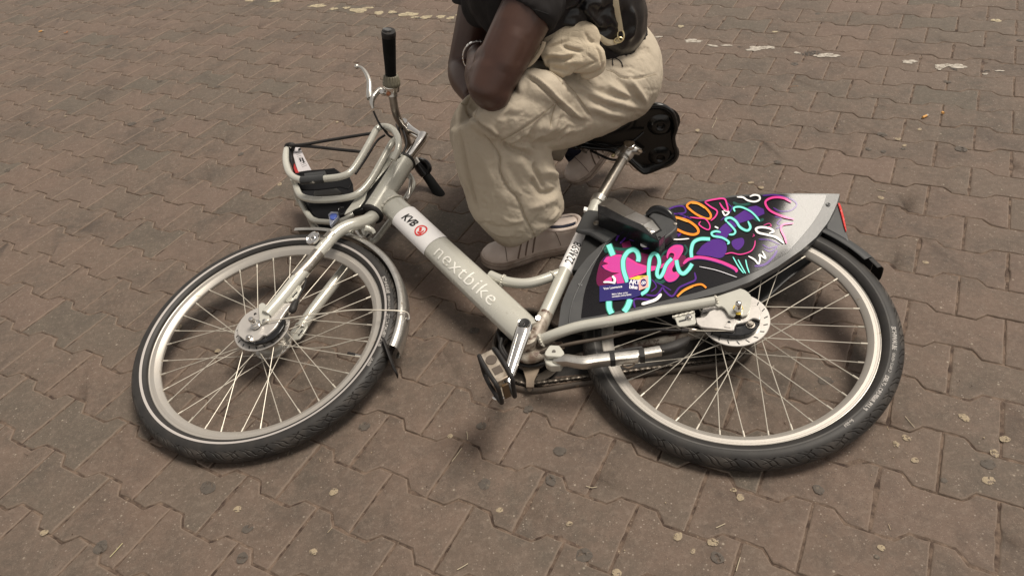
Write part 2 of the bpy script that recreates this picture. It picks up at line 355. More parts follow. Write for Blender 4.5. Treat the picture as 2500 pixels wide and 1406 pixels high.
def build_paving():
    mb_v = []; mb_f = []; tint = []; n = 0
    def warp(x, y):
        return .0035 * noise.noise(Vector((x * 1.3, y * 1.3, 0))) + .0018 * noise.noise(Vector((x * 5, y * 5, 3)))
    for k in range(-5, 62):
        for i in range(-32, 34):
            bk = B0 + (PB / 2 if k % 2 else 0) + i * PB; a = A0 + k * PA
            cx, cy, _ = DA * (a + PA / 2) + DB * (bk + PB / 2)
            if not (-4.6 < cx < 4.2 and .1 < cy < 7.2): continue
            R = random.Random(k * 1000 + i)
            j = .0009 + .0011 * R.random()
            lo = [(b + (j if q == 0 else 0), a + h + .0006 + .0012 * R.random()) for q, (b, h) in enumerate(edge_pts(k, bk, bk + PB))]
            lo[-1] = (lo[-1][0] - j, lo[-1][1])
            hi = [(b, a + PA + h - .0006 - .0012 * R.random()) for b, h in edge_pts(k + 1, bk, bk + PB)]
            hi[0] = (hi[0][0] + j, hi[0][1]); hi[-1] = (hi[-1][0] - j, hi[-1][1])
            ring = lo + hi[::-1]; out = []
            for q in range(len(ring)):                 # finer, slightly ragged outline
                p, r = ring[q], ring[(q + 1) % len(ring)]; L_ = math.hypot(r[0] - p[0], r[1] - p[1]); s = max(1, int(L_ / .009))
                for z in range(s): out.append((p[0] + (r[0] - p[0]) * z / s, p[1] + (r[1] - p[1]) * z / s))
            N = len(out); mid = np.mean(out, 0)
            tx, ty, tz = [max(-1.5, min(1.5, R.gauss(0, 1))) * q_ for q_ in (.004, .004, .0006)]
            O_ = np.array(out); nx = np.roll(O_, -1, 0) - np.roll(O_, 1, 0); nx = np.stack([nx[:, 1], -nx[:, 0]], 1); nx /= np.linalg.norm(nx, axis=1)[:, None] + 1e-9
            if ((O_ - mid) * nx).sum() > 0: nx = -nx              # inward
            rings = []
            rag = np.array([.0009 * noise.noise(Vector((p[0] * 70, p[1] * 70, k))) + .0030 * max(0, noise.noise(Vector((p[0] * 25, p[1] * 25, k + 9))) - .1) for p in out])
            for ins, z in ((-.0004, -.011), (.0003, -.0042), (.0012, -.0016), (.0026, -.0004), (.0052, 0)):
                Q = O_ + nx * (ins + np.clip(rag * (1.7 if ins > 0 else 1.2), -.001, .003) * (0 if ins > .005 else 1))[:, None]; rings.append((Q, z))
            V = []
            for Q, z in rings:
                for b_, a_ in Q:
                    x, y, _ = DA * a_ + DB * b_
                    V.append((x, y, z + tz + tx * (b_ - mid[0]) + ty * (a_ - mid[1]) + (warp(x, y))))
            F = []
            for r in range(4): F += [(r * N + q, r * N + (q + 1) % N, (r + 1) * N + (q + 1) % N, (r + 1) * N + q) for q in range(N)]
            F.append(tuple(range(4 * N, 5 * N)))
            mb_v += V; mb_f += [tuple(x + n for x in f) for f in F]; n += len(V)
            t1, t2 = max(0, R.gauss(-.05, .40)), max(0, R.gauss(-.1, .42)); t1, t2 = min(t1, .8), min(t2, .75)
            tint += [(t1, t2, (.25, .9, 1.0, .45, 0)[r], 1) for r in range(5) for q in range(N)]
    me = bpy.data.meshes.new("paving"); me.from_pydata(mb_v, [], mb_f); me.update()
    ca = me.color_attributes.new("tint", 'FLOAT_COLOR', 'POINT'); ca.data.foreach_set("color", np.array(tint, float).ravel())
    me.materials.append(paver_material()); me.polygons.foreach_set("use_smooth", [True] * len(me.polygons)); me.set_sharp_from_angle(angle=math.radians(75))
    o = bpy.data.objects.new("paving", me); link(o); tag(o, "brown interlocking bone-shaped concrete pavers with sandy joints", kind="structure")
    return o
paving = build_paving()
gm = mat("joint_sand", (0.040, 0.024, 0.017), .95, 0, var=(.17, .12, .088), vscale=45, vfac=.9, bump=1, bscale=300, bdist=.003, dirt=(.27, .21, .15), dscale=140, dcut=.62)
xs = np.concatenate([[-60, -20, -8], np.arange(-4.5, 4.2, .06), [8, 20, 60]]); ys = np.concatenate([[-60, -20, -5], np.arange(0, 7.2, .06), [12, 30, 80]])
V = [(x, y, -.0029 + (.0026 * noise.noise(Vector((x * 9, y * 9, 1))) + .0035 * noise.noise(Vector((x * 1.3, y * 1.3, 0))) if abs(x) < 5 and -1 < y < 8 else 0)) for x in xs for y in ys]
F = [(i * len(ys) + j, (i + 1) * len(ys) + j, (i + 1) * len(ys) + j + 1, i * len(ys) + j + 1) for i in range(len(xs) - 1) for j in range(len(ys) - 1)]
ground = MB().add(V, F).build("ground", gm, None, smooth=80); tag(ground, "dark sandy bed under and around the pavers", kind="structure")

def blob_disc(name, C, rx, ry, ang, m, parent, th=.0004, jag=.14, n=26, seed=0, dome=1.0):
    R = random.Random(seed); out = []
    ph = [R.random() * 6.28 for _ in range(4)]
    for q in range(n):
        t = q / n * 2 * math.pi; r = 1 + jag * (math.sin(2 * t + ph[0]) * .35 + math.sin(3 * t + ph[1]) * .35 + math.sin(5 * t + ph[2]) * .3 + math.sin(9 * t + ph[3]) * .2)
        x, y = rx * r * math.cos(t), ry * r * math.sin(t); out.append((x * math.cos(ang) - y * math.sin(ang), x * math.sin(ang) + y * math.cos(ang)))
    V = [(C[0] + x, C[1] + y, .0006) for x, y in out] + [(C[0] + x * .86, C[1] + y * .86, .0006 + th) for x, y in out] + [(C[0] + x * .45, C[1] + y * .45, .0006 + th * (1 + .3 * dome)) for x, y in out] + [(C[0], C[1], .0006 + th * (1 + .35 * dome))]
    F = [(i, (i + 1) % n, n + (i + 1) % n, n + i) for i in range(n)] + [(n + i, n + (i + 1) % n, 2 * n + (i + 1) % n, 2 * n + i) for i in range(n)] + [(2 * n + i, 2 * n + (i + 1) % n, 3 * n) for i in range(n)]
    V = [(x, y, z + .0035 * noise.noise(Vector((x * 1.3, y * 1.3, 0))) + .0018 * noise.noise(Vector((x * 5, y * 5, 3))) + .0006) for x, y, z in V]
    return MB().add(V, F).build(name, m, parent, smooth=70)
gumd = mat("trodden_dark_gum", (0.090, 0.074, 0.060), .8, 0, var=(.065, .054, .045), vscale=120, vfac=.8, bump=.6, bscale=200, bdist=.0008, dirt=(.13, .105, .08), dscale=70, dcut=.58)
gump = mat("pale_gum", (0.36, 0.29, 0.19), .8, 0, var=(.24, .19, .13), vscale=150, vfac=.9, bump=.8, bscale=200, bdist=.001, dirt=(.13, .10, .08), dscale=170, dcut=.54)
WHITEMARK = mat("worn_road_paint", (0.48, 0.44, 0.38), .8, 0, var=(.20, .17, .14), vscale=60, vfac=.8, bump=.5, bscale=200, bdist=.0008, dirt=(.12, .095, .075), dscale=80, dcut=.56)
CREAMMARK = mat("worn_cream_paint", (0.46, 0.39, 0.26), .8, 0, var=(.20, .165, .11), vscale=60, vfac=.8, bump=.5, bscale=200, bdist=.0008, dirt=(.12, .095, .07), dscale=80, dcut=.56)
TAR = mat("dark_stain", (0.055, 0.05, 0.045), .8, 0, bump=.5, bscale=200, bdist=.0008, dirt=(.12, .095, .075), dscale=80, dcut=.54)
GUMD = [(507, 1189, 22), (246, 1336, 21), (605, 1290, 15), (592, 1362, 17), (890, 1042, 16), (1367, 1102, 17), (1345, 1173, 16), (1426, 1354, 22), (1183, 1182, 18), (1176, 1040, 13), (1998, 1196, 15), (1751, 1362, 18), (2412, 1133, 18), (2304, 1173, 9), (67, 300, 8), (399, 291, 9), (384, 295, 11), (589, 378, 9), (390, 200, 7), (531, 212, 8), (361, 268, 6), (265, 114, 12), (1940, 157, 10), (1898, 398, 10), (2153, 330, 12), (2346, 366, 15), (2312, 201, 9), (1996, 34, 8), (2490, 100, 8), (2210, 412, 5), (1290, 1000, 13), (2140, 1360, 7), (1158, 808, 14), (18, 416, 9), (2120, 366, 8), (2205, 365, 6), (2156, 372, 8), (2015, 930, 18), (322, 303, 12)]
GUMP = [(815, 1201, 13), (580, 1242, 12), (766, 1347, 12), (1099, 1066, 9), (1390, 1278, 9), (2212, 1070, 12), (2453, 1071, 14), (2413, 1173, 17), (1807, 1215, 12), (2233, 1124, 11), (2151, 1338, 11), (2428, 1106, 14), (2354, 1019, 15), (108, 1300, 12), (1750, 952, 7), (437, 799, 10), (531, 856, 9), (683, 450, 8), (2192, 341, 9), (2208, 357, 7), (1833, 447, 8), (1703, 320, 8), (1858, 459, 8), (2245, 317, 7), (123, 248, 6), (1220, 1245, 10), (1790, 1197, 9), (2187, 1085, 11), (1505, 1400, 16), (1740, 1325, 15), (1655, 1310, 14), (2150, 485, 9), (160, 285, 4), (730, 253, 5), (823, 299, 5), (1691, 1345, 9), (2260, 640, 8), (1480, 945, 10)]
def ragged(m, cut, sc):
    """lets the paver show through worn spots"""
    t = m.node_tree; b = t.nodes["Principled BSDF"]; n = t.nodes.new("ShaderNodeTexNoise"); n.inputs["Scale"].default_value = sc; n.inputs["Detail"].default_value = 6
    tc = t.nodes.new("ShaderNodeTexCoord"); t.links.new(tc.outputs["Object"], n.inputs["Vector"])
    r = t.nodes.new("ShaderNodeMapRange"); r.inputs[1].default_value = cut; r.inputs[2].default_value = cut + .10; r.inputs[3].default_value = .10; r.inputs[4].default_value = .92
    t.links.new(n.outputs["Fac"], r.inputs[0]); t.links.new(r.outputs[0], b.inputs["Alpha"])
ragged(gumd, .34, 90); ragged(gump, .36, 150); ragged(WHITEMARK, .24, 60); ragged(CREAMMARK, .24, 60); ragged(TAR, .46, 60)
for q, (u, v, r) in enumerate(GUMD):
    P = G(u, v); s = .84 * r / pxm(P); blob_disc("gum_spot", P, s * .95, s * 1.15, random.random() * 3, gumd, paving, seed=q, jag=.12)
for q, (u, v, r) in enumerate(GUMP):
    P = G(u, v); s = .84 * r / pxm(P); blob_disc("gum_spot", P, s * .85, s * 1.05, random.random() * 3, gump, paving, seed=q + 99, jag=.14, th=.0004)
ang = math.atan2(DB[1], DB[0])
FL = [(1692, 101, 22, 6, 0), (1740, 113, 14, 3, 0), (1775, 112, 14, 3, 0), (1850, 118, 20, 7, 0), (1835, 123, 14, 4, 0), (1878, 116, 13, 5, 0), (2022, 135, 24, 7, 0), (1946, 129, 9, 3, 0), (2000, 137, 13, 4, 0), (2220, 151, 15, 7, 0), (2297, 163, 12, 6, 0), (2340, 163, 18, 7, 0), (2313, 160, 13, 4, 0), (2292, 168, 8, 5, 0), (1607, 91, 9, 3, 0), (2440, 174, 10, 2, 0), (2405, 181, 6, 3, 0), (2432, 51, 11, 5, 1), (1662, 66, 8, 4, 1), (1892, 78, 6, 3, 1),
      (776, 15, 22, 7, 1), (815, 23, 10, 5, 1), (846, 20, 11, 4, 1), (875, 26, 30, 7, 1), (925, 32, 14, 6, 1), (957, 30, 12, 5, 1), (996, 35, 25, 8, 1), (1040, 42, 16, 6, 1), (1076, 41, 13, 5, 1), (1100, 44, 10, 5, 1), (610, 3, 14, 3, 1), (672, 4, 18, 4, 1), (900, 20, 14, 4, 1), (1012, 42, 12, 3, 1), (1120, 36, 8, 4, 1)]
for q, (u, v, a, b_, c) in enumerate(FL):
    P = G(u, v); pm = pxm(P); blob_disc("paint_flake", P, a / pm, b_ * 1.7 / pm, ang + random.uniform(-.15, .3), (WHITEMARK, CREAMMARK)[c], paving, th=.0005, jag=.36, seed=q + 300, n=34, dome=.2)
for q, (u, v, a, b_) in enumerate([(1808, 116, 9, 3), (1985, 129, 22, 6), (1970, 133, 14, 4), (965, 33, 12, 4), (1020, 44, 9, 3), (1058, 46, 8, 3), (2410, 175, 9, 4), (2330, 170, 6, 3), (1940, 157, 9, 4)]):
    P = G(u, v); pm = pxm(P); blob_disc("dark_stain", P, a / pm, b_ * 1.7 / pm, ang, TAR, paving, th=.0003, jag=.6, seed=q + 500, n=30, dome=.2)
# loose crumbs and bits of straw caught in the joints
lit = MB(); lit2 = MB()
for q in range(520):
    if q % 3:
        k = random.randint(-2, 40); bb = random.uniform(-5, 5); bk = B0 + (PB / 2 if k % 2 else 0); ph = ((bb - bk) / PB) % 1
        a_ = A0 + k * PA + (-AMP if ph < .21 or ph > .79 else AMP) + random.gauss(0, .003); P = DA * a_ + DB * bb; P = np.array([P[0], P[1], 0.0])
    else: P = G(random.uniform(-100, 2600), random.uniform(0, 1500))
    P[2] = .001
    r = random.uniform(.0005, .0013); L_ = random.choice([r * 1.3, r * 1.6, random.uniform(.004, .016)]); t = random.uniform(0, 6.3)
    if not (-4 < P[0] < 4 and .3 < P[1] < 6): continue
    d = np.array([math.cos(t), math.sin(t), random.uniform(-.05, .15)]) * L_ / 2
    tube(lit if q % 2 else lit2, [P - d + [0, 0, .001], P + d + [0, 0, .001]], r if L_ < .003 else .0005, seg=5, n=1)
tag(lit.build("joint_litter", mat("pale_crumb", (.36, .29, .19), .9), None), "pale crumbs and straw bits scattered in the paving joints", kind="stuff")
tag(lit2.build("joint_litter", mat("dark_crumb", (.06, .035, .022), .9), None), "dark brown crumbs scattered in the paving joints", kind="stuff")
# single things lying about
def stub(u, v, ang_, L_, lab, r=.0038, mcol=(.62, .33, .10), white=True):
    P = G(u, v); P[2] = r + .0015; d = np.array([math.cos(ang_), math.sin(ang_), 0]) * L_ / 2
    root = empty("cigarette_butt", P, lab, "cigarette butt", "cigarette butts on the paving")
    tb("filter", [P - d, P + d * .45], r, mat("cork_paper", mcol, .8, var=(.5, .25, .07), vscale=300), root, seg=12, n=2)
    if white: tb("paper_end", [P + d * .47, P + d], r * .93, mat("scorched_paper", (.42, .38, .32), .8, var=(.15, .12, .1), vscale=250), root, seg=12, n=2)
stub(102, 79, ang + .9, .026, "orange cigarette butt lying at the far left of the paving beside the dry leaf")
stub(2258, 288, ang + 1.0, .024, "bright orange cigarette butt on the paving right of the saddle")
stub(2300, 279, ang + 2.3, .010, "tiny torn orange cigarette stub just right of the brighter butt", white=False)
leafm = mat("dry_leaf", (.30, .12, .045), .8, var=(.16, .07, .03), vscale=90)
def leaf(u, v, s, lab):
    P = G(u, v); mb = MB(); R = random.Random(u)
    for q in range(5):
        a_ = q * 1.25 + .3; d = np.array([math.cos(a_), math.sin(a_), 0]); n_ = np.array([-d[1], d[0], 0]); L_ = s * (.6 + .5 * R.random())
        pts = [P + [0, 0, .002], P + d * L_ * .5 + n_ * s * .13 + [0, 0, .004], P + d * L_ + [0, 0, .007], P + d * L_ * .5 - n_ * s * .13 + [0, 0, .003]]
        plate(mb, pts, .0004, (0, 0, 1))
    o = mb.build("dry_leaf", leafm, None); tag(o, lab, "leaf")
leaf(162, 82, .022, "small curled reddish dry leaf at the far left beside the orange butt")
def straw(pts, r, lab, col):
    P = [G(u, v) + np.array([0, 0, .0022 + r]) for u, v in pts]
    o = tube(MB(), P, r * .8, seg=6, n=5).build("straw", mat("straw_stalk", col, .7), None); tag(o, lab, "straw", "stalks of straw on the paving")
SC = (.40, .34, .24)
straw([(270, 1361), (285, 1345), (301, 1327)], .0009, "pale green straw stalk lying at the bottom left beside a dark gum spot", (.42, .38, .20))
straw([(1104, 1128), (1116, 1112), (1128, 1095)], .0008, "thin straight straw stalk below the pedal near the picture's lower middle", SC)
straw([(2209, 1018), (2220, 1031), (2232, 1045)], .0007, "thin straw stalk right of the rear tyre's lower right edge", SC)
straw([(1140, 1055), (1142, 1066), (1142, 1075)], .0009, "short bent straw bit in the joint below the pedal", SC)
straw([(1431, 1188), (1445, 1192), (1458, 1190)], .0009, "curved straw bit in the joint left of the rear tyre's bottom", SC)
straw([(1750, 290), (1745, 302), (1738, 315)], .0007, "fine straw right of the saddle on the paving", SC)
straw([(1117, 1392), (1130, 1385), (1143, 1377)], .0010, "straw bit lying in the zigzag joint at the bottom edge of the picture", SC)
straw([(1748, 1290), (1757, 1286), (1770, 1280)], .0010, "straw bit in the joint below the rear tyre", SC)
straw([(1797, 1395), (1802, 1378), (1807, 1362)], .0009, "pale stalk in the straight joint at the bottom right of centre", SC)
straw([(2140, 465), (2150, 468), (2162, 470)], .0012, "short pale straw beyond the tip of the rear panel", SC)
straw([(1930, 214), (1945, 212), (1948, 214)], .0006, "tiny orange thread of straw in the upper right joint", (.4, .2, .08))

# ---------------------------------------------------------------- the bicycle
bike = empty("bicycle", (0.0, 1.25, 0.0), "grey hire bicycle with a graffiti-covered rear panel lying on its side on the pavers", "bicycle")

def tyre_material():
    m = bpy.data.materials.new("tyre_rubber"); m.use_nodes = True; t = m.node_tree; b = t.nodes["Principled BSDF"]; L = t.links.new
    tc = t.nodes.new("ShaderNodeTexCoord"); sp = t.nodes.new("ShaderNodeSeparateXYZ"); L(tc.outputs["Object"], sp.inputs[0])
    def mth(op, a, b_=None, c=None):
        n = t.nodes.new("ShaderNodeMath"); n.operation = op
        for i, q in enumerate((a, b_, c)):
            if q is None: continue
            if isinstance(q, (int, float)): n.inputs[i].default_value = q
            else: L(q, n.inputs[i])
        return n.outputs[0]
    x, y, z = sp.outputs
    th = mth('ARCTAN2', y, x); rad = mth('SQRT', mth('ADD', mth('MULTIPLY', x, x), mth('MULTIPLY', y, y)))
    psi = mth('ARCTAN2', z, mth('SUBTRACT', rad, .3055))            # 0 at the crown, +-pi/2 at the sides
    apsi = mth('ABSOLUTE', psi)
    s = mth('MULTIPLY', th, 58 / (2 * math.pi))
    wav = mth('MULTIPLY', mth('SINE', mth('MULTIPLY', psi, 5.5)), .16)
    out = None
    for sg, off in ((1.25, 0), (1.25, .35), (-1.25, .15)):
        q = mth('ADD', mth('ADD', s, mth('MULTIPLY', psi, sg)), mth('ADD', wav, off))
        d = mth('ABSOLUTE', mth('SUBTRACT', mth('FRACT', q), .5))
        g = t.nodes.new("ShaderNodeMapRange"); g.interpolation_type = 'SMOOTHSTEP'; g.inputs[1].default_value = .02; g.inputs[2].default_value = .085; g.inputs[3].default_value = 1; g.inputs[4].default_value = 0; L(d, g.inputs[0])
        gg = g.outputs[0]
        if sg < 0: gg = mth('MULTIPLY', gg, mth('GREATER_THAN', mth('SINE', mth('MULTIPLY', s, math.pi)), .2))
        out = gg if out is None else mth('MAXIMUM', out, gg)
    tread = t.nodes.new("ShaderNodeMapRange"); tread.inputs[1].default_value = .95; tread.inputs[2].default_value = 1.05; tread.inputs[3].default_value = 1; tread.inputs[4].default_value = 0; L(apsi, tread.inputs[0])
    g = mth('MULTIPLY', out, tread.outputs[0])
    n = t.nodes.new("ShaderNodeTexNoise"); n.inputs["Scale"].default_value = 26; n.inputs["Detail"].default_value = 8; L(tc.outputs["Object"], n.inputs["Vector"])
    n2 = t.nodes.new("ShaderNodeTexNoise"); n2.inputs["Scale"].default_value = 600; L(tc.outputs["Object"], n2.inputs["Vector"])
    r = t.nodes.new("ShaderNodeMapRange"); r.inputs[1].default_value = .4; r.inputs[2].default_value = .68; L(n.outputs["Fac"], r.inputs[0])
    dust = mth('MULTIPLY', r.outputs[0], mth('ADD', .25, mth('MULTIPLY', tread.outputs[0], .75)))
    x1 = t.nodes.new("ShaderNodeMix"); x1.data_type = 'RGBA'; x1.inputs[6].default_value = (.024, .0225, .0215, 1); x1.inputs[7].default_value = (.068, .059, .051, 1); b.inputs['Specular IOR Level'].default_value = .3; L(dust, x1.inputs[0])
    # grooves coloured darker than the tread around them
    x2 = t.nodes.new("ShaderNodeMix"); x2.data_type = 'RGBA'; x2.inputs[7].default_value = (.016, .013, .011, 1); L(mth('MULTIPLY', g, .75), x2.inputs[0]); L(x1.outputs[2], x2.inputs[6])
    L(x2.outputs[2], b.inputs["Base Color"]); b.inputs["Roughness"].default_value = .52
    hh = mth('ADD', mth('MULTIPLY', g, -1), mth('MULTIPLY', n2.outputs["Fac"], .06))
    bp = t.nodes.new("ShaderNodeBump"); bp.inputs["Strength"].default_value = 1; bp.inputs["Distance"].default_value = .0024; L(hh, bp.inputs["Height"]); L(bp.outputs[0], b.inputs["Normal"])
    return m
M['tyre'] = tyre_material()
def arc_text(s, size, r0, th0, bold=.0, direction=-1, z=.0):
    """lettering laid round the tyre wall (local wheel coordinates)"""
    V, F = text_geo(s, size, bold, sub=0, align='LEFT'); out = []
    for x, y, _ in V:
        r = r0 + y; th = th0 + direction * x / r0
        dz = math.sqrt(max(1e-8, .0250 ** 2 - (r - .3055) ** 2)) + .0003
        out.append((r * math.cos(th), r * math.sin(th), dz))
    return out, F
def make_wheel(C, n, flange, reflex, spoke_ph, txt_th, hub_m, hubsect):
    mw = frame_of(C, n)
    def P(mb, name, m, parent, smooth=35):
        o = mb.build(name, m, None, smooth=smooth); o.parent = parent; o.matrix_world = Matrix.Identity(4)
        return o
    root_mb = lathe(MB(), [(.2865, .0100), (.2868, .0125), (.2850, .0128), (.2835, .0118), (.2800, .0116), (.2798, .0112), (.2795, .0116), (.2735, .0114), (.2722, .0106), (.2640, .0062), (.2615, .0030), (.2610, 0), (.2615, -.0030), (.2640, -.0062), (.2722, -.0106), (.2735, -.0114), (.2850, -.0128), (.2868, -.0125), (.2865, -.0100), (.2800, -.006), (.2800, .006)], 180, closed_prof=True)
    rim = root_mb.build(WN[0], M['rim'], bike, smooth=28); rim.matrix_parent_inverse = WINV[bike.name]; rim.matrix_basis = mw
    def child(mb, name, m, smooth=35):
        o = mb.build(name, m, None, smooth=smooth); o.parent = rim; return o
    prof = []
    for a in np.linspace(-2.42, 2.42, 45): prof.append((.3055 + .0245 * math.cos(a), .0245 * math.sin(a)))
    prof += [(.2872, .0135), (.2850, .0100), (.2850, -.0100), (.2872, -.0135)]
    child(lathe(MB(), prof, 220, closed_prof=True), "tyre", M['tyre'], 60)
    a0, a1 = reflex[0]; pr = [(.3055 + .0248 * math.cos(a), .0248 * math.sin(a)) for a in np.linspace(a0, a1, 4)]
    child(lathe(MB(), pr, 200), "reflective_strip", reflex[1], 60)
    child(lathe(MB(), hubsect, 64), "hub", hub_m, 35)
    # spokes: every spoke and its nipple, 36 of them
    fr, fz = flange; first = None
    for q in range(36):
        side = 1 if q % 2 else -1; trail = 1 if (q // 2) % 2 else -1
        t_r = q * 2 * math.pi / 36 + spoke_ph; t_h = t_r + trail * math.radians(62)
        a = np.array([fr * math.cos(t_h), fr * math.sin(t_h), side * fz]); b_ = np.array([.2620 * math.cos(t_r), .2620 * math.sin(t_r), side * .002])
        mb = tube(MB(), [a, b_], .00105, seg=6, n=1); d = nrm(b_ - a); tube(mb, [b_ - d * .013, b_ + d * .001], .0021, seg=8, n=1)
        child(mb, "spoke", M['spoke'])
    for s_, z_, r_, o_, b_ in (("SCHWALBE", .0115, .3075, 0, .0006), ("GREEN GUARD", .0070, .3075, .215, .0002), ("DELTA CRUISER PLUS", .0098, .3065, .40, .0006), ("50-559", .0080, .3065, .81, .0004)):
        V, F = arc_text(s_, z_, r_, txt_th - o_, b_); child(MB().add(V, F), "tyre_lettering", M['tyretext'], 0)
    return rim, mw
def wheel_angle(mw, u, v, C, n):
    p = mw.inverted() @ Vector(on(u, v, C, n, .02)); return math.atan2(p.y, p.x)
WN = ["wheel"]
mw1 = frame_of(C1, N1); mw2 = frame_of(C2, N2)
hub1 = [(0, .040), (.012, .040), (.012, .034), (.038, .033), (.040, .031), (.040, .028), (.034, .027), (.034, -.026), (.046, -.027), (.048, -.029), (.048, -.034), (.044, -.037), (.020, -.040), (.012, -.050), (0, -.050)]
front, _ = make_wheel(C1, N1, (.038, .028), ((1.72, 1.95), M['reflex']), .05, wheel_angle(mw1, 922, 685, C1, N1), M['alu'], hub1)
WN = ["wheel"]
hub2 = [(0, .038), (.02, .038), (.045, .033), (.047, .029), (.043, .026), (.043, -.026), (.047, -.029), (.045, -.034), (.03, -.040), (.02, -.050), (0, -.050)]
rear, _ = make_wheel(C2, N2, (.043, .028), ((1.66, 1.80), M['reflexd']), .11, wheel_angle(mw2, 2166, 800, C2, N2), M['grime'], hub2)

# valve of the front wheel
def wl(mw, r, th, z=0): return np.array((mw @ Vector((r * math.cos(th), r * math.sin(th), z)))[:])
tv = wheel_angle(mw1, 890, 860, C1, N1)
o = tube(MB(), [wl(mw1, .262, tv), wl(mw1, .246, tv)], .0028, seg=10, n=1).build("valve", M['chrome'], bike)
o = tube(MB(), [wl(mw1, .246, tv), wl(mw1, .226, tv)], .0040, seg=10, n=1).build("valve_cap", M['rubber'], bike)

# brake discs with slanted slots
def disc(name, C, n, d, R_, m, ph, slots=20):
    mb = lathe(MB(), [(.036, d - .002), (R_ - .001, d - .002), (R_, d), (R_ - .001, d + .0012), (.036, d + .0012)], 90, C, n)
    o = mb.build(name, m, bike, smooth=25)
    mb = MB(); fr = frame_of(C, n)
    for q in range(slots):
        t = q * 2 * math.pi / slots + ph; pts = []
        for a, r in ((-.055, R_ - .0125), (-.015, R_ - .0125), (.055, R_ - .0045), (.015, R_ - .0045)):
            pts.append(np.array((fr @ Vector((r * math.cos(t + a), r * math.sin(t + a), d + .0018)))[:]))
        plate(mb, pts, .0008, n)
    mb.build("disc_slots", M['ink'], o); return o
disc("brake_disc", C2, N2, .036, .0715, M['disc'], .1)
disc("brake_disc", C1, N1, .032, .0680, M['disc'], .2)

# ---- frame tubes
def lathe_at(prof, C, ax, name, m, parent=None, seg=40, smooth=35): return lathe(MB(), prof, seg, C, ax).build(name, m, parent or bike, smooth=smooth)
HT0, HT1 = Bk(988, 395, 0), Bk(908, 522, 0); HA = nrm(HT0 - HT1)
r_ht = 26 / pxm((HT0 + HT1) / 2)
tb("head_tube", [HT0 - HA * .004, HT1 + HA * .004], r_ht, M['paint'], bike, seg=36, n=8)
for P_, s in ((HT0, 1), (HT1, -1)):
    o = lathe_at([(r_ht * .9, -.004), (r_ht * 1.08, -.004), (r_ht * 1.10, .003), (r_ht * 1.02, .006), (r_ht * .6, .007)], P_, HA * s, "headset_ring", M['rubber'])
DT0, DT1 = Bk(950, 494, 0), Bk(1268, 796, 0); DT = nrm(DT1 - DT0)
RT, RW = .0375, .026                              # half height in the frame plane, half thickness
UPV = nrm(np.cross(BkN(1100), DT)); 
if UPV @ nrm(Bk(1200, 560) - Bk(1100, 660)) < 0: UPV = -UPV
DTP = [DT0 - DT * .02, DT0, DT0 + (DT1 - DT0) * .5, DT1 - DT * .04, DT1 + DT * .030]
tb("down_tube", DTP, [.034, .034, RT, RT * 1.03, RT * .98], M['paint'], bike, seg=48, n=10, ref=BkN(1100), flat=RW / RT)
def weld(P, ax, r, flat=1, ref=None, name="weld_bead", parent=None):
    e = nrm(np.cross(ax, ref if ref is not None else BkN(1100))); f_ = np.cross(ax, e); pts = []
    for t in np.linspace(0, 2 * np.pi, 40, endpoint=False):
        pts.append(P + r * (math.cos(t) * e + flat * math.sin(t) * f_) + ax * .0008 * math.sin(17 * t))
    return tube(MB(), pts, [.0026 + .0008 * math.sin(i * 2.3) for i in range(40)], seg=8, n=2, closed=True).build(name, M['weld'], parent or bike)
weld(DT0 + DT * .018, DT, .0345, .80)
bn = BkN(1290); BBC = Bk(1281, 796, .070) - bn * .070
tb("bottom_bracket_shell", [BBC - bn * .034, BBC + bn * .034], .0225, M['paintd'], bike, seg=32, n=2)
ST = B3([(1298, 842), (1322, 790), (1384, 653), (1428, 560), (1452, 508), (1459, 492)], 0)
tb("seat_tube", ST[1:], .0172, M['paint'], bike, seg=32, n=6)
tb("seat_tube_foot", [ST[0], ST[1] + (ST[2] - ST[1]) * .16], .0178, M['paintd'], bike, seg=32, n=4)
tb("gusset_tube", B3([(1196, 672), (1222, 683), (1250, 690), (1284, 692), (1318, 685), (1366, 668)], 0), .0125, M['paint'], bike, seg=24)
SA = nrm(Bk(1530, 365) - Bk(1462, 488))
weld(Bk(1228, 686), nrm(Bk(1250, 690) - Bk(1215, 681)), .0135, 1); weld(Bk(1350, 676), nrm(Bk(1362, 668) - Bk(1340, 680)), .0132, 1)
tb("seat_clamp", [Bk(1458, 497), Bk(1464, 485)], .0205, M['alu'], bike, seg=32, n=2)
hexbolt("clamp_bolt", Bk(1478, 490, .014), nrm(BkN(1460) + SA * .3), .004, .006, M['chrome'], bike)
bplate("cable_clip", [(1426, 504), (1440, 508), (1437, 517), (1424, 513)], .012, .010, M['white'], bike)
P0, P1 = Bk(1462, 489, .0), Bk(1524, 383, .0)
sp_ = tb("seat_post", [P0, P1], .0140, M['steel'], bike, seg=32, n=10)
tb("seat_post_collar", [P1 - SA * .018, P1 + SA * .004], .0150, M['alu'], sp_, seg=32, n=2)
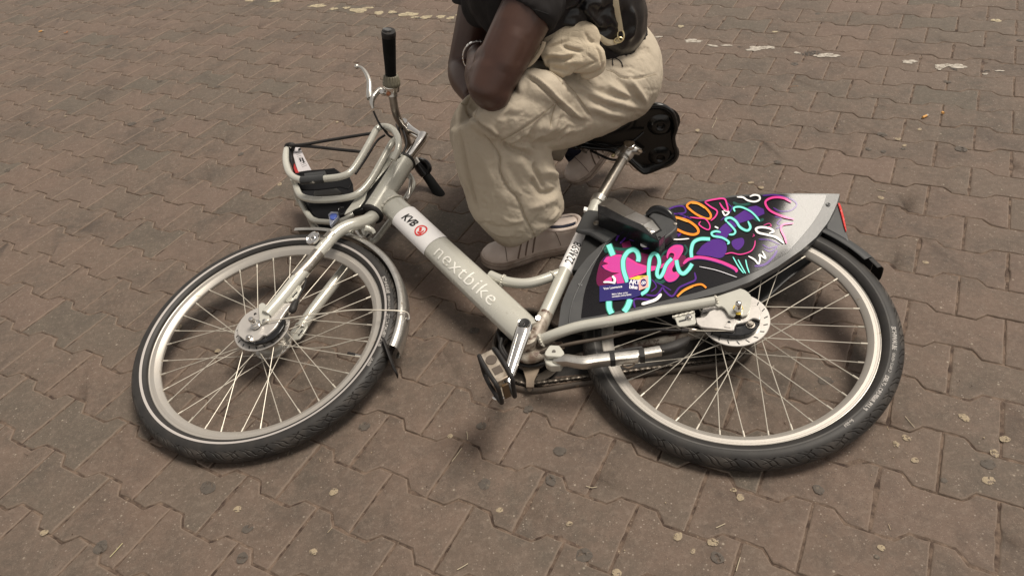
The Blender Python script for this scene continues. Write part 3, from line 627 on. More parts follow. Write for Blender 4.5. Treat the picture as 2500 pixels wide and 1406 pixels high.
# left and right stays
tb("chain_stay", B3([(1318, 831, .018), (1345, 820, .03), (1383, 806, .040), (1424, 795, .046), (1504, 781, .052), (1600, 761, .056), (1680, 747, .060), (1745, 735, .062)]), [.0120, .0120, .0118, .0118, .0115, .0112, .0108, .0104], M['paint'], bike, seg=24, ref=(0, 0, 1), flat=1.05)
tb("chain_stay", [p - BkN(1500) * .11 for p in B3([(1345, 820, .035), (1424, 795, .05), (1504, 781, .054), (1600, 761, .056), (1745, 735, .062)])], .0105, M['paintd'], bike, seg=20)
weld(Bk(1322, 830, .020), nrm(Bk(1383, 806, .04) - Bk(1318, 831, .018)), .0135, 1)
tb("bottom_bracket_sleeve", [BBC + bn * .004 + np.array([.010, .004, -.004]), BBC + np.array([.052, .006, -.004])], [.020, .016], M['paintd'], bike, seg=20, n=2)
dp = bplate("dropout_plate", k8([(835, 345), (1080, 262), (1310, 185), (1378, 208), (1445, 250), (1495, 300), (1522, 355), (1518, 430), (1508, 490), (1478, 600), (1450, 665), (1420, 690), (1345, 716), (1316, 700), (1310, 640), (1270, 622), (1222, 640), (1220, 690), (1185, 716), (1130, 705), (1085, 680), (1050, 620), (1005, 560), (950, 525), (890, 540), (830, 500)]), .066, .006, M['paint'], bike, .0015)
weld(Bk(1749, 735, .062), nrm(Bk(1745, 735, .062) - Bk(1680, 747, .06)), .0100, 1, parent=dp)
# axle nut of the rear wheel
A = C2 + N2 * .0665
bplate("yellow_washer", [(1789, 752), (1792, 745), (1812, 746), (1815, 754), (1809, 762), (1808, 768), (1797, 767), (1796, 760)], .0672, .0015, M['yellow'], bike, .0004)
A = Bk(1802, 757, .067)
lathe_at([(.0085, 0), (.0085, .006), (.0068, .008), (.0066, .021), (.0055, .024), (.0035, .0255), (0, .026)], A, nrm(N2 + np.array([.03, .04, 0])), "axle_nut", M['chrome'], seg=24)
# rear brake arm, dark cover, bracket with slot
ba = bplate("brake_arm", k8([(455, 750), (600, 738), (660, 700), (720, 620), (820, 580), (930, 552), (1000, 600), (1060, 660), (1120, 735), (1220, 770), (1380, 745), (1440, 690), (1490, 525), (1600, 518), (1668, 532), (1712, 640), (1700, 700), (1690, 795), (1620, 765), (1550, 752), (1500, 775), (1440, 815), (1370, 838), (1230, 862), (1205, 900), (1190, 975), (1150, 988), (950, 962), (700, 940), (560, 922), (490, 870), (462, 810)]), .057, .007, M['disc'], bike, .0022)
bplate("brake_arm_tab", k8([(1000, 920), (1030, 870), (1060, 800), (1095, 785), (1135, 810), (1145, 850), (1125, 935), (1060, 932)]), .0585, .003, M['disc'], ba, .0008)
tb("arm_hole", [Bk(1780, 787, .0575), Bk(1780, 787, .0592)], .0033, M['ink'], ba, seg=16, n=1)
bplate("brake_cover", k8([(760, 1005), (1190, 985), (1205, 885), (1400, 830), (1555, 762), (1690, 800), (1672, 880), (1600, 975), (1480, 1050), (1330, 1085), (1150, 1085), (940, 1060)]), .050, .016, M['black'], bike, .003)
hexbolt("cover_bolt", Bk(1832, 793, .051), N2, .0068, .007, M['steel'], bike)
sb = bplate("slotted_bracket", k8([(20, 745), (55, 700), (250, 650), (430, 625), (445, 660), (440, 700), (465, 830), (440, 868), (250, 905), (150, 915), (105, 890), (85, 820), (60, 760)]), .062, .004, M['paint'], bike, .0012)
bplate("slot", k8([(140, 800), (270, 765), (275, 800), (150, 830), (128, 822)]), .0625, .001, M['ink'], sb, .0001)
for a_, b_ in (((10, 735), (440, 632)),):
    weldpts = [Bk(*k8([(10 + q * 47, 728 - q * 11 + (q % 2) * 10)])[0], .0635) for q in range(10)]
    tube(MB(), weldpts, .0026, seg=8, n=3).build("weld_bead", M['weld'], bike)
hexbolt("bracket_bolt", Bk(1682, 775, .063), N2, .0055, .006, M['chrome'], bike)
tb("brake_cable", B3([(1550, 810, .052), (1600, 805, .055), (1640, 806, .055), (1668, 806, .055)]), .0025, M['rubber'], bike, seg=10)
tb("cable_adjuster", B3([(1664, 807, .055), (1680, 807, .055)]), .0048, M['rubber'], bike, seg=14, n=2)
tb("cable_ferrule", B3([(1681, 807, .055), (1690, 806, .055), (1700, 806, .055)]), [.004, .0052, .003], M['steel'], bike, seg=12, n=3)
tb("brake_wire", B3([(1698, 807, .055), (1790, 808, .053)]), .0009, M['spoke'], bike, seg=6, n=2)
tb("brake_cable", B3([(1318, 862, .004), (1350, 850, .020), (1400, 838, .035), (1460, 828, .042), (1500, 820, .046), (1530, 812, .048), (1552, 808, .052)]), .0042, M['grime'], bike, seg=10)

# ---- kickstand
km = bplate("kickstand_mount", k6([(800, 288), (830, 276), (915, 280), (932, 300), (965, 345), (972, 378), (950, 400), (900, 405), (780, 400), (755, 380), (760, 350), (785, 315)]), .062, .010, M['paint'], bike, .002)
tb("mount_pin", [Bk(*k6([(858, 348)])[0], .0625), Bk(*k6([(858, 348)])[0], .0635)], .0040, M['steel'], km, seg=20, n=1)
bplate("kickstand_socket", k6([(755, 392), (965, 395), (985, 420), (960, 440), (930, 500), (820, 508), (770, 480), (752, 430)]), .050, .022, M['paint'], bike, .003)
kst = tb("kickstand", B3(k6([(880, 445, .046), (930, 447, .050), (1010, 445, .054), (1100, 460, .056), (1190, 468, .057), (1300, 452, .057), (1480, 430, .057), (1770, 402, .057)])), [.0100, .0105, .0108, .0112, .0118, .0118, .0118, .0114], M['alu'], bike, seg=20, square=5, ref=BkN(1480), n=5)
tb("kickstand_extension", B3(k6([(1750, 388, .057), (1850, 370, .057), (2050, 335, .057)])), .0092, M['alu'], kst, seg=20, square=5, ref=BkN(1600), n=4)
tb("kickstand_foot", B3(k6([(2020, 338, .057), (2100, 320, .056), (2180, 295, .054), (2260, 255, .050), (2330, 205, .046)])), [.0105, .0112, .0115, .0100, .0050], M['rubber'], kst, seg=20, square=3, ref=BkN(1600), n=5)
for a in ((1478, 432), (1800, 392)):
    p = k6([a])[0]; q = k6([(a[0] + 45, a[1] - 5)])[0]
    tb("rubber_band", [Bk(p[0] - 2, p[1], .057), Bk(q[0], q[1], .057)], .0132, M['rubber'], kst, seg=20, square=4, ref=BkN(1550), n=2)
tb("rubber_band_tab", B3(k6([(1360, 365, .066), (1500, 350, .067), (1700, 318, .067), (1820, 300, .066)])), [.003, .0035, .0035, .003], M['rubber'], kst, seg=10, flat=.6, ref=BkN(1500))
tb("spring_ring", B3(k6([(1600, 500, .045), (1660, 525, .045), (1720, 500, .045), (1745, 450, .045)])), .0022, M['bracket'], kst, seg=10)

# ---- crank, pedal
ck0 = Bk(1281, 796, .070); ck1 = Bk(1232, 948, .072); cd = nrm(ck1 - ck0)
crank = tb("crank_arm", [ck0 - cd * .004, ck0 + cd * .012, ck0 + cd * .05, ck0 + cd * .10, ck1 - cd * .02, ck1], [.0165, .0175, .0160, .0135, .0118, .0105], M['chrome'], bike, seg=28, ref=bn, flat=.62, n=6)
for s in (-1, 1):
    e = nrm(np.cross(bn, cd)) * s * .0052
    tb("crank_groove", [ck0 + cd * .03 + e * 1.25 + bn * .0088, ck0 + cd * .08 + e * 1.05 + bn * .0078, ck1 - cd * .03 + e * .8 + bn * .0062], .0011, M['alu'], crank, seg=8)
tb("crank_end_loop", [Bk(1233, 940, .080), Bk(1230, 960, .080), Bk(1222, 970, .082), Bk(1212, 971, .086), Bk(1204, 966, .090)], [.0085, .0085, .0080, .0072, .0062], M['chrome'], crank, seg=18, ref=bn, flat=.75)
lathe_at([(.0122, 0), (.0122, .0018), (.0112, .0024), (0, .0012)], ck0 + bn * .0090, bn, "crank_cap", M['ink'], crank)
lathe_at([(.0135, -.003), (.0145, 0), (.0135, .0024), (.0118, .0016)], ck0 + bn * .0085, bn, "crank_eye", M['chrome'], crank)
tb("bottom_bracket_axle", [BBC + bn * .03, ck0], .010, M['steel'], bike, seg=20, n=1)
# pedal in its own axes: a = along the spindle, b = fore-aft, c = thickness
pc = Bk(1213, 916, .137); pa = nrm(bn + np.array([.02, .0, 0])); pb = nrm(np.array([.33, -.93, 0.02])); pb = nrm(pb - (pb @ pa) * pa); pcv = np.cross(pa, pb)
PS = .84
def pq(a, b, c): return pc + (pa * a + pb * b + pcv * c) * PS
pedm = mat("pedal_aluminium", (.40, .35, .29), .42, .6, var=(.20, .16, .12), vscale=60, vfac=.9, bump=.5, bscale=150, bdist=.0007)
ped = MB()
W_, H_, T_ = .040, .044, .013
for b_ in (-H_, H_):          # front and back walls
    ring = [pq(-W_, b_, -T_), pq(W_, b_, -T_), pq(W_, b_, T_), pq(-W_, b_, T_)]
pedal = tube(MB(), [pq(-.05, 0, 0), pq(.036, 0, 0)], [.011, .009], seg=20, n=4).build("pedal", pedm, bike)
for a in (-.036, .036):
    for c in (-1, 1):
        pass
def boxm(mb, c0, ax, hs):
    V = []
    for i in (-1, 1):
        for j in (-1, 1):
            for k in (-1, 1): V.append(c0 + ax[0] * hs[0] * i + ax[1] * hs[1] * j + ax[2] * hs[2] * k)
    mb.add(V, [(0, 1, 3, 2), (4, 6, 7, 5), (0, 4, 5, 1), (2, 3, 7, 6), (0, 2, 6, 4), (1, 5, 7, 3)]); return mb
axp = (pa * PS, pb * PS, pcv * PS)
mb = MB(); boxm(mb, pq(.037, 0, 0), axp, (.0040, .045, .0175)); boxm(mb, pq(-.034, 0, 0), axp, (.003, .040, .012)); boxm(mb, pq(0, 0, 0), axp, (.036, .013, .0105))
bevel(mb.build("pedal_body", pedm, pedal, smooth=50), .0025, 3)
holes = MB()
lathe(holes, [(0, .0006), (.0110, .0006), (.0113, 0)], 24, pq(.0418, -.017, 0), pa)
boxm(holes, pq(.0418, .016, 0), axp, (.0004, .010, .0105))
holes.build("pedal_openings", mat("pedal_recess", (.09, .07, .055), .7, .2), pedal)
for c in (-1, 1):
    pts = [pq(.040, -.043, c * .019), pq(.043, -.020, c * .021), pq(.043, .020, c * .021), pq(.040, .050, c * .019), pq(.0, .053, c * .017), pq(-.036, .050, c * .017), pq(-.039, .020, c * .019), pq(-.039, -.020, c * .019), pq(-.036, -.045, c * .017), pq(.0, -.048, c * .017)]
    tube(MB(), pts, .0044, seg=10, n=4, closed=True).build("pedal_cage", M['rubber'], pedal)
for b_ in (-1, 1):
    bevel(boxm(MB(), pq(.001, .0500 * b_, 0), axp, (.026, .0030, .0080)).build("pedal_reflector", M['amber'], pedal), .001)

# ---- chain guard, chainring, chain (on the side facing the ground)
GD = -.052
gpx = [(1216, 812), (1206, 845), (1206, 880), (1216, 908), (1236, 934), (1264, 948), (1300, 954), (1345, 950), (1440, 934), (1540, 918), (1640, 905), (1740, 893), (1800, 880), (1836, 856), (1838, 825), (1812, 806), (1760, 800), (1700, 806), (1600, 812), (1500, 812), (1420, 812), (1360, 800), (1330, 770), (1290, 758), (1245, 772)]
gsm = crom(np.array(gpx, float), 3, True)
gd = plate(MB(), B3([tuple(p) for p in gsm], GD - .010), .003, bn).build("chain_guard", mat("chain_guard_black", (.010, .009, .0085), .6, 0, var=(.05, .038, .03), vscale=14, bump=.3, bscale=100), bike)
lipc = B3([tuple(p) for p in gsm], GD - .002)
tb("guard_lip", lipc, .0060, M['grime'], gd, closed=True, n=1, seg=10, ref=bn, flat=1.6)
lathe_at([(.050, 0), (.069, 0), (.071, .0015), (.069, .003), (.050, .003)], BBC + bn * (GD + .004), bn, "chainring", M['chain'])
for q in range(5):
    t = q * 1.2566 + .4; e1 = nrm(cd); e2 = np.cross(bn, e1); d = e1 * math.cos(t) + e2 * math.sin(t)
    tb("chainring_arm", [BBC + bn * (GD + .012), BBC + bn * (GD + .009) + d * .056], [.012, .008], M['steel'], bike, seg=12, flat=.4, ref=bn, n=2)
lathe_at([(.024, .0), (.029, .0), (.034, -.018), (.040, -.022), (.024, -.024)], BBC + bn * -.022, bn, "guard_hub", M['grime'])
# chain as rollers and plates, in one closed run
RH = C2 - N2 * .046; rBB = .0725; rRH = .040
ax1 = nrm(RH - BBC); sidev = nrm(np.cross(bn, ax1)); off = bn * (GD + .006)
chp = []
for t in np.linspace(math.pi / 2, 3 * math.pi / 2, 22): chp.append(BBC + off + rBB * (math.cos(t) * ax1 + math.sin(t) * sidev))
for t in np.linspace(-math.pi / 2, math.pi / 2, 12): chp.append(RH + bn * -.002 + rRH * (math.cos(t) * ax1 + math.sin(t) * sidev))
chp = np.array(chp); lo_i = len(chp)
ccl = np.concatenate([chp, chp[:1]]); seg_ = np.linalg.norm(np.diff(ccl, axis=0), axis=1); cum = np.concatenate([[0], np.cumsum(seg_)]); tot = cum[-1]
NL = int(round(tot / .0127)); chain = MB()
cp = [np.array([np.interp(s, cum, ccl[:, i]) for i in range(3)]) for s in np.linspace(0, tot, NL, endpoint=False)]
for q in range(NL):
    a, b_ = cp[q], cp[(q + 1) % NL]; o_ = .0042 if q % 2 else .0028; d = nrm(b_ - a); sag = 0
    tube(chain, [a - bn * .0040, a + bn * .0040], .0041, seg=10, n=1)
    for s in (-1, 1):
        tube(chain, [a - d * .0038 + bn * o_ * s, a + bn * o_ * s, (a + b_) / 2 + bn * o_ * s, b_ + bn * o_ * s, b_ + d * .0038 + bn * o_ * s], [.0022, .0043, .0030, .0043, .0022], seg=8, n=2, ref=bn, flat=.2)
chain.build("chain", M['chain'], bike)
bplate("guard_bracket", k6([(500, 425), (735, 425), (690, 560), (645, 655), (640, 735), (555, 735), (553, 655), (520, 540)]), -.030, .004, M['bracket'], bike, .001)
tb("guard_rivet", [Bk(1293, 949, -.046), Bk(1293, 949, -.042)], .0055, M['bracket'], gd, seg=16, n=1)
for pp in ([(1224, 826, -.01), (1222, 850, -.01), (1240, 878, -.012), (1262, 896, -.014)], [(1216, 812, -.02), (1224, 842, -.02), (1246, 876, -.022), (1290, 893, -.022), (1338, 884, -.02)]):
    tb("cable_loop", B3(pp), .0042, M['rubber'], bike, seg=10)
tb("gusset", B3([(1252, 862, -.006), (1290, 872, -.006), (1330, 858, -.004), (1375, 842, .0)]), [.012, .016, .016, .010], M['paintd'], bike, seg=16, flat=.8)

# ---- rear side panels (skirt guards), decorated on the upper side
OUT = k4([(70, 1108), (74, 1000), (100, 900), (150, 780), (210, 670), (290, 570), (380, 490), (430, 458), (540, 360), (640, 290), (740, 245), (850, 208), (1100, 150), (1400, 110), (1700, 98), (2050, 100), (2165, 103), (2150, 160), (2125, 220), (2080, 310), (1990, 425), (1880, 520), (1700, 645), (1500, 755), (1300, 830), (1000, 905), (800, 955), (400, 1032), (150, 1072), (98, 1112)])
INN = k4([(240, 1025), (243, 960), (252, 900), (268, 820), (292, 750), (320, 672), (352, 600), (392, 535), (432, 478), (540, 380), (640, 302), (740, 255), (850, 222), (1100, 163), (1400, 122), (1700, 106), (2066, 108), (2050, 170), (2010, 250), (1960, 325), (1900, 400), (1780, 535), (1600, 650), (1400, 740), (1100, 832), (700, 932), (380, 1002)])
U0, U1 = 1362.0, 2051.0
def dpan(u, v):
    s = min(1, max(0, (u - U0) / (U1 - U0))); k_ = min(1, max(0, (u - 1815) / 130)); k_ = k_ * k_ * (3 - 2 * k_)
    return .040 + .018 * math.sin(math.pi * min(s, .60) ** .95 / 1.25) + k_ * (-.00023 * (v - 590) - .000145 * (u - 1840))
def columns(poly, nu=110, nv=26, dfun=dpan, lift=0.0, sgn=1, off=0.0):
    P = np.array([(p[0], p[1]) for p in poly]); u0, u1 = P[:, 0].min() + .3, P[:, 0].max() - .3
    us = u0 + (u1 - u0) * np.linspace(0, 1, nu); V = []; top = []; bot = []
    for u in us:
        c = []
        for i in range(len(P)):
            a, b_ = P[i], P[(i + 1) % len(P)]
            if (a[0] - u) * (b_[0] - u) <= 0 and a[0] != b_[0]: c.append(a[1] + (b_[1] - a[1]) * (u - a[0]) / (b_[0] - a[0]))
        v0, v1 = min(c), max(c)
        for k in range(nv):
            v = v0 + (v1 - v0) * k / (nv - 1); V.append(Bk(u, v, sgn * (dfun(u, v) + lift)) + 0)
    F = [(i * nv + k, (i + 1) * nv + k, (i + 1) * nv + k + 1, i * nv + k + 1) for i in range(nu - 1) for k in range(nv - 1)]
    per = [i * nv for i in range(nu)] + [(nu - 1) * nv + k for k in range(1, nv)] + [i * nv + nv - 1 for i in range(nu - 2, -1, -1)] + [k for k in range(nv - 2, 0, -1)]
    return np.array(V), F, per
def panel(name, poly, mater, parent, lift, depth, nu=110, nv=26, sm=35):
    V, F, per = columns(poly, nu, nv, lift=lift); n = len(V); low = V[per] - N2 * depth
    k = len(per); F2 = [(per[i], per[(i + 1) % k], n + (i + 1) % k, n + i) for i in range(k)]
    return bevel(MB().add(np.concatenate([V, low]), F + F2).build(name, mater, parent, smooth=sm), .002, 2, 50)
skirt = panel("side_panel", OUT, M['rimplastic'], bike, 0.0, .016)
inner = panel("graphic_panel", INN, mat("glossy_black_vinyl", (0.005, 0.0045, 0.006), .24, 0, bump=.30, bscale=900, bdist=.00022, spec=.4), skirt, .0009, .0012)
# opposite panel, seen only through the spokes, facing the ground
V, F, per = columns(OUT, 60, 14); VV = V - N2 * .0  # same outline on the other side of the wheel
V2 = []
P_ = np.array([(p[0], p[1]) for p in OUT])
V2 = [p - N2 * (2 * ((p - C2) @ N2)) for p in V]
MB().add(V2, F).build("side_panel", M['plastic'], bike)
o = bpy.data.objects["side_panel.001"]; sm_ = o.modifiers.new("thick", 'SOLIDIFY'); sm_.thickness = .004
for (x, y) in k4([(2077, 182), (232, 778), (410, 508)]):
    nn = N2; hexb = lathe_at([(.0055, -.001), (.0055, .0010), (.004, .0016), (.0015, .0008), (0, .0006)], Bk(x, y, dpan(x, y)), nn, "panel_screw", M['rimplastic'], skirt, seg=20)
# seam line on the panel's front edge
tb("panel_ridge", [Bk(x, y, dpan(x, y) + .0006) for x, y in k4([(150, 1070), (158, 980), (185, 880), (235, 770), (300, 660), (370, 560), (425, 465)])], .0014, M['plastic'], skirt, seg=8)

# ---- artwork on the panel: painted strokes as thin films on the vinyl
ARTC = {'cy': (.22, .78, .70), 'pk': (.72, .05, .28), 'mg': (.55, .055, .30), 'or': (.90, .27, .025), 'wh': (.88, .87, .86), 'pu': (.075, .018, .21), 'dg': (.012, .07, .055), 'mr': (.12, .008, .05), 'nv': (.025, .018, .10), 'ye': (.85, .62, .06), 'pc': (.85, .42, .36), 'lt': (.86, .85, .9), 'nv2': (.025, .02, .13), 'or2': (.95, .48, .10), 'cyd': (.03, .22, .14)}
AK = list(ARTC); ARTM = [mat("art_" + k, ARTC[k], .28, 0, bump=.30, bscale=900, bdist=.00022, spec=.35) for k in AK]
art = MB()
def asurf(u, v, lay): return Bk(u, v, dpan(u, v) + .0012 + .00018 * lay)
def stroke(pts, w, c, lay=3, taper=True, conv=k4, closed=False, glow=None):
    if glow: stroke(pts, w * 1.38, glow, lay - 1, taper, conv, closed)
    P = crom(np.array([(p[0], p[1]) for p in conv(pts)]), 8, closed); N = len(P)
    T = (np.roll(P, -1, 0) - np.roll(P, 1, 0)) if closed else np.gradient(P, axis=0); T /= np.linalg.norm(T, axis=1)[:, None] + 1e-9
    nn = np.stack([-T[:, 1], T[:, 0]], 1); hw = w / 3.049 / 2 * np.ones(N)
    if taper and not closed:
        s = np.linspace(0, 1, N); hw *= np.clip(np.minimum(s, 1 - s) * 9 + .22, 0, 1) ** .5
    V = []
    for i in range(N):
        for k in (-1, 0, 1): q = P[i] + nn[i] * hw[i] * k; V.append(asurf(q[0], q[1], lay))
    F = []
    for i in range(N if closed else N - 1):
        j = (i + 1) % N; F += [(i * 3, j * 3, j * 3 + 1, i * 3 + 1), (i * 3 + 1, j * 3 + 1, j * 3 + 2, i * 3 + 2)]
    art.add(V, F, AK.index(c))
def fill(pts, c, lay=2, conv=k4, smooth=True, grow=0):
    P = np.array([(p[0], p[1]) for p in conv(pts)])
    if smooth: P = crom(P, 5, True)
    if grow: 
        m_ = P.mean(0); P = m_ + (P - m_) * (1 + grow)
    tri = tessellate_polygon([[Vector((p[0], p[1], 0)) for p in P]])
    bm = bmesh.new(); vs = [bm.verts.new((p[0], p[1], 0)) for p in P]
    for t in tri:
        try: bm.faces.new([vs[i] for i in t])
        except ValueError: pass
    for _ in range(3):
        ed = [e for e in bm.edges if e.calc_length() > 9]
        if ed: bmesh.ops.subdivide_edges(bm, edges=ed, cuts=1); bmesh.ops.triangulate(bm, faces=bm.faces[:])
    bm.verts.index_update()
    V = [asurf(v.co.x, v.co.y, lay) for v in bm.verts]; F = [tuple(v.index for v in f.verts) for f in bm.faces]; bm.free(); art.add(V, F, AK.index(c))
k7 = K(1420, 560, 5.86)
fill([(372, 640), (430, 560), (560, 500), (690, 540), (860, 600), (700, 700), (600, 760), (372, 790)], 'mr', 0)
fill([(690, 560), (860, 560), (1010, 560), (1000, 640), (860, 650), (720, 640)], 'mr', 0)
fill([(540, 470), (600, 450), (620, 500), (560, 530)], 'mr', 0, smooth=False)
for p, w_ in (([(470, 505), (560, 515), (640, 500)], 22), ([(830, 580), (870, 530), (950, 510)], 14), ([(870, 740), (830, 760), (790, 740)], 26), ([(1370, 165), (1420, 185), (1500, 175)], 20), ([(1490, 260), (1560, 300), (1600, 290)], 22), ([(1010, 560), (1030, 520), (1010, 480)], 14), ([(430, 540), (415, 500), (440, 490)], 24)): stroke(p, w_, 'dg', 1)
fill([(1240, 400), (1290, 340), (1370, 280), (1490, 200), (1545, 190), (1600, 215), (1605, 250), (1530, 285), (1420, 320), (1340, 400), (1300, 480), (1250, 450)], 'pu', 1, smooth=False)
fill([(1120, 515), (1150, 480), (1225, 440), (1300, 450), (1325, 500), (1310, 555), (1270, 580), (1190, 565), (1100, 552)], 'pu', 1)
fill([(1365, 450), (1440, 430), (1452, 475), (1410, 520), (1370, 495)], 'pu', 1)
for p, w_ in (([(865, 235), (930, 200), (1000, 195), (1015, 240), (940, 250), (870, 245)], 12), ([(870, 265), (960, 285), (1040, 270)], 9), ([(940, 245), (1000, 262), (1060, 290)], 7), ([(625, 405), (600, 435), (640, 448), (665, 430)], 13), ([(700, 510), (790, 500), (860, 478), (830, 460)], 11), ([(560, 385), (520, 410), (500, 450)], 14), ([(600, 385), (560, 440), (530, 470)], 12), ([(640, 950), (640, 885), (760, 890)], 14), ([(720, 852), (800, 855), (850, 790)], 13), ([(845, 790), (870, 830), (920, 862), (970, 800), (1030, 770), (1090, 740), (1085, 685)], 14), ([(800, 760), (860, 790), (910, 820)], 8), ([(1530, 640), (1610, 625), (1670, 570), (1700, 520)], 17), ([(1590, 480), (1640, 505), (1700, 490), (1650, 530), (1600, 510)], 10), ([(1670, 205), (1720, 230), (1800, 225), (1845, 180), (1800, 140), (1720, 120)], 11), ([(1680, 270), (1730, 285), (1700, 320), (1730, 340), (1690, 360)], 12), ([(1560, 440), (1640, 445), (1720, 480)], 9), ([(930, 410), (980, 400), (960, 420)], 10), ([(1300, 140), (1360, 200)], 7), ([(1590, 115), (1680, 110), (1760, 125)], 10), ([(700, 780), (760, 740), (800, 790), (760, 830)], 9), ([(1370, 190), (1345, 240), (1280, 300)], 8)): stroke(p, w_, 'pu', 2)
BODY = [(290, 520), (385, 490), (310, 460), (350, 400), (450, 362), (560, 360), (650, 392), (800, 480), (930, 522), (1080, 524), (1190, 480), (1230, 500), (1130, 560), (990, 598), (930, 608), (850, 640), (760, 668), (690, 700), (640, 755), (600, 790), (505, 775), (492, 700), (450, 655), (540, 622), (430, 612), (335, 570)]
fill(BODY, 'nv', 3, k7, grow=.03); fill(BODY, 'pk', 4, k7, smooth=False)
fill([(365, 515), (400, 480), (350, 450), (400, 405), (470, 385), (555, 385), (650, 430), (790, 505), (905, 545), (905, 590), (760, 640), (670, 680), (620, 750), (520, 755), (510, 690), (470, 655), (560, 620), (440, 590), (360, 555)], 'mg', 5, k7, smooth=False)
fill([(320, 740), (370, 700), (420, 680), (430, 745), (380, 755)], 'pk', 4, k7)
stroke([(1000, 625), (1040, 592), (1110, 578), (1200, 590), (1300, 622), (1385, 665), (1398, 690)], 26, 'nv', 4); stroke([(1000, 622), (1040, 588), (1110, 574), (1200, 586), (1300, 616), (1385, 658), (1398, 684)], 22, 'pk', 5); stroke([(1040, 592), (1110, 580), (1200, 592), (1300, 622)], 9, 'mg', 6)
SP = [(1310, 235), (1380, 222), (1445, 240), (1450, 310), (1400, 400), (1330, 500), (1295, 570), (1315, 612), (1370, 605), (1400, 650), (1340, 725), (1250, 750), (1185, 700), (1178, 610), (1235, 510), (1305, 420), (1325, 360), (1285, 335), (1250, 360), (1228, 420), (1215, 380), (1240, 290)]
fill(SP, 'nv', 6, k7, grow=.05); fill(SP, 'pk', 7, k7)
fill([(1320, 262), (1385, 250), (1425, 270), (1420, 320), (1370, 400), (1300, 490), (1262, 570), (1270, 640), (1340, 640), (1350, 680), (1260, 715), (1208, 680), (1208, 610), (1262, 520), (1330, 430), (1350, 350), (1300, 310), (1260, 320)], 'mg', 8, k7)
for p, w_ in (([(445, 478), (462, 520), (478, 560)], 38), ([(447, 900), (450, 950), (468, 992)], 38), ([(606, 884), (586, 938), (560, 978)], 38), ([(586, 758), (562, 690), (553, 640), (556, 585), (587, 535), (629, 517), (658, 538), (668, 574), (664, 606)], 30), ([(686, 850), (728, 819), (746, 761), (743, 678), (749, 600), (764, 560), (790, 545), (814, 569), (822, 616), (808, 668), (806, 704), (824, 722), (848, 694), (874, 630), (915, 582)], 24), ([(950, 595), (957, 637), (974, 680), (1004, 694), (1040, 663), (1066, 622)], 26), ([(1062, 575), (1060, 520), (1078, 462), (1130, 437), (1200, 438)], 23), ([(1385, 235), (1378, 205), (1430, 200), (1495, 228), (1535, 262), (1570, 305)], 12), ([(1322, 310), (1318, 288), (1352, 280), (1392, 305), (1424, 350), (1475, 375), (1500, 350), (1482, 305)], 16), ([(1325, 308), (1362, 345), (1388, 380), (1375, 402), (1340, 405)], 13), ([(1280, 388), (1245, 380), (1212, 392), (1225, 415), (1290, 428), (1338, 458), (1330, 478)], 14)):
    stroke(p, w_, 'cy', 10, glow='cyd', taper=w_ < 20)
for p in ([(1370, 570), (1410, 640), (1450, 692)], [(1408, 590), (1440, 650), (1465, 694)], [(1465, 590), (1475, 640), (1492, 690)]): stroke(p, 9, 'cy', 10)
stroke([(1028, 190), (1060, 165), (1110, 172), (1165, 205), (1203, 252), (1200, 283), (1165, 284), (1105, 258), (1055, 222)], 15, 'or', 10, closed=True); stroke([(1060, 172), (1110, 180), (1160, 210)], 4, 'or2', 11)
stroke([(890, 275), (960, 280), (1040, 305), (1100, 350), (1112, 388), (1075, 405), (1010, 392), (945, 362)], 18, 'or', 10, taper=False); stroke([(900, 278), (960, 286), (1035, 312)], 5, 'or2', 11)
stroke([(955, 865), (1005, 818), (1075, 785), (1135, 775), (1172, 800)], 14, 'or', 10, taper=False); stroke([(965, 860), (1010, 824), (1075, 792)], 4, 'or2', 11)
for p, w_ in (([(1400, 125), (1445, 128), (1480, 150), (1530, 160), (1568, 145), (1565, 118), (1530, 110), (1495, 122)], 13), ([(1290, 228), (1312, 262), (1340, 238), (1300, 225)], 12), ([(1235, 345), (1262, 358)], 11), ([(694, 452), (692, 485), (725, 490), (762, 462)], 17), ([(870, 430), (950, 441), (1045, 435)], 9), ([(1750, 470), (1690, 425), (1620, 405), (1560, 390), (1542, 362), (1580, 350), (1640, 358), (1672, 380), (1640, 396)], 16), ([(1485, 565), (1530, 590), (1560, 622), (1572, 585), (1568, 555), (1612, 580), (1590, 528)], 12), ([(690, 922), (740, 908), (800, 885), (838, 845)], 22), ([(405, 758), (450, 758), (495, 766)], 13), ([(472, 712), (490, 735), (488, 762)], 18)): stroke(p, w_, 'wh', 11)
stroke([(1120, 642), (1250, 670), (1400, 722)], 4, 'lt', 11)
for p, w_ in (([(1160, 160), (1220, 145), (1302, 138), (1325, 180), (1332, 225), (1300, 212), (1270, 168)], 12), ([(1160, 165), (1205, 198), (1252, 230), (1240, 270), (1205, 302)], 11), ([(1050, 275), (1105, 282), (1165, 290), (1198, 335), (1190, 368), (1150, 355), (1118, 328), (1130, 306)], 9), ([(1805, 165), (1745, 133), (1665, 130), (1612, 162), (1640, 220), (1720, 262), (1825, 292)], 16), ([(1820, 320), (1745, 330), (1728, 365), (1755, 425), (1770, 472)], 14), ([(1598, 335), (1640, 322), (1655, 340), (1625, 350)], 5), ([(1312, 550), (1360, 540), (1425, 552), (1500, 530), (1530, 490), (1536, 448)], 8), ([(1520, 400), (1530, 412), (1515, 420)], 4)): stroke(p, w_, 'pk', 11)
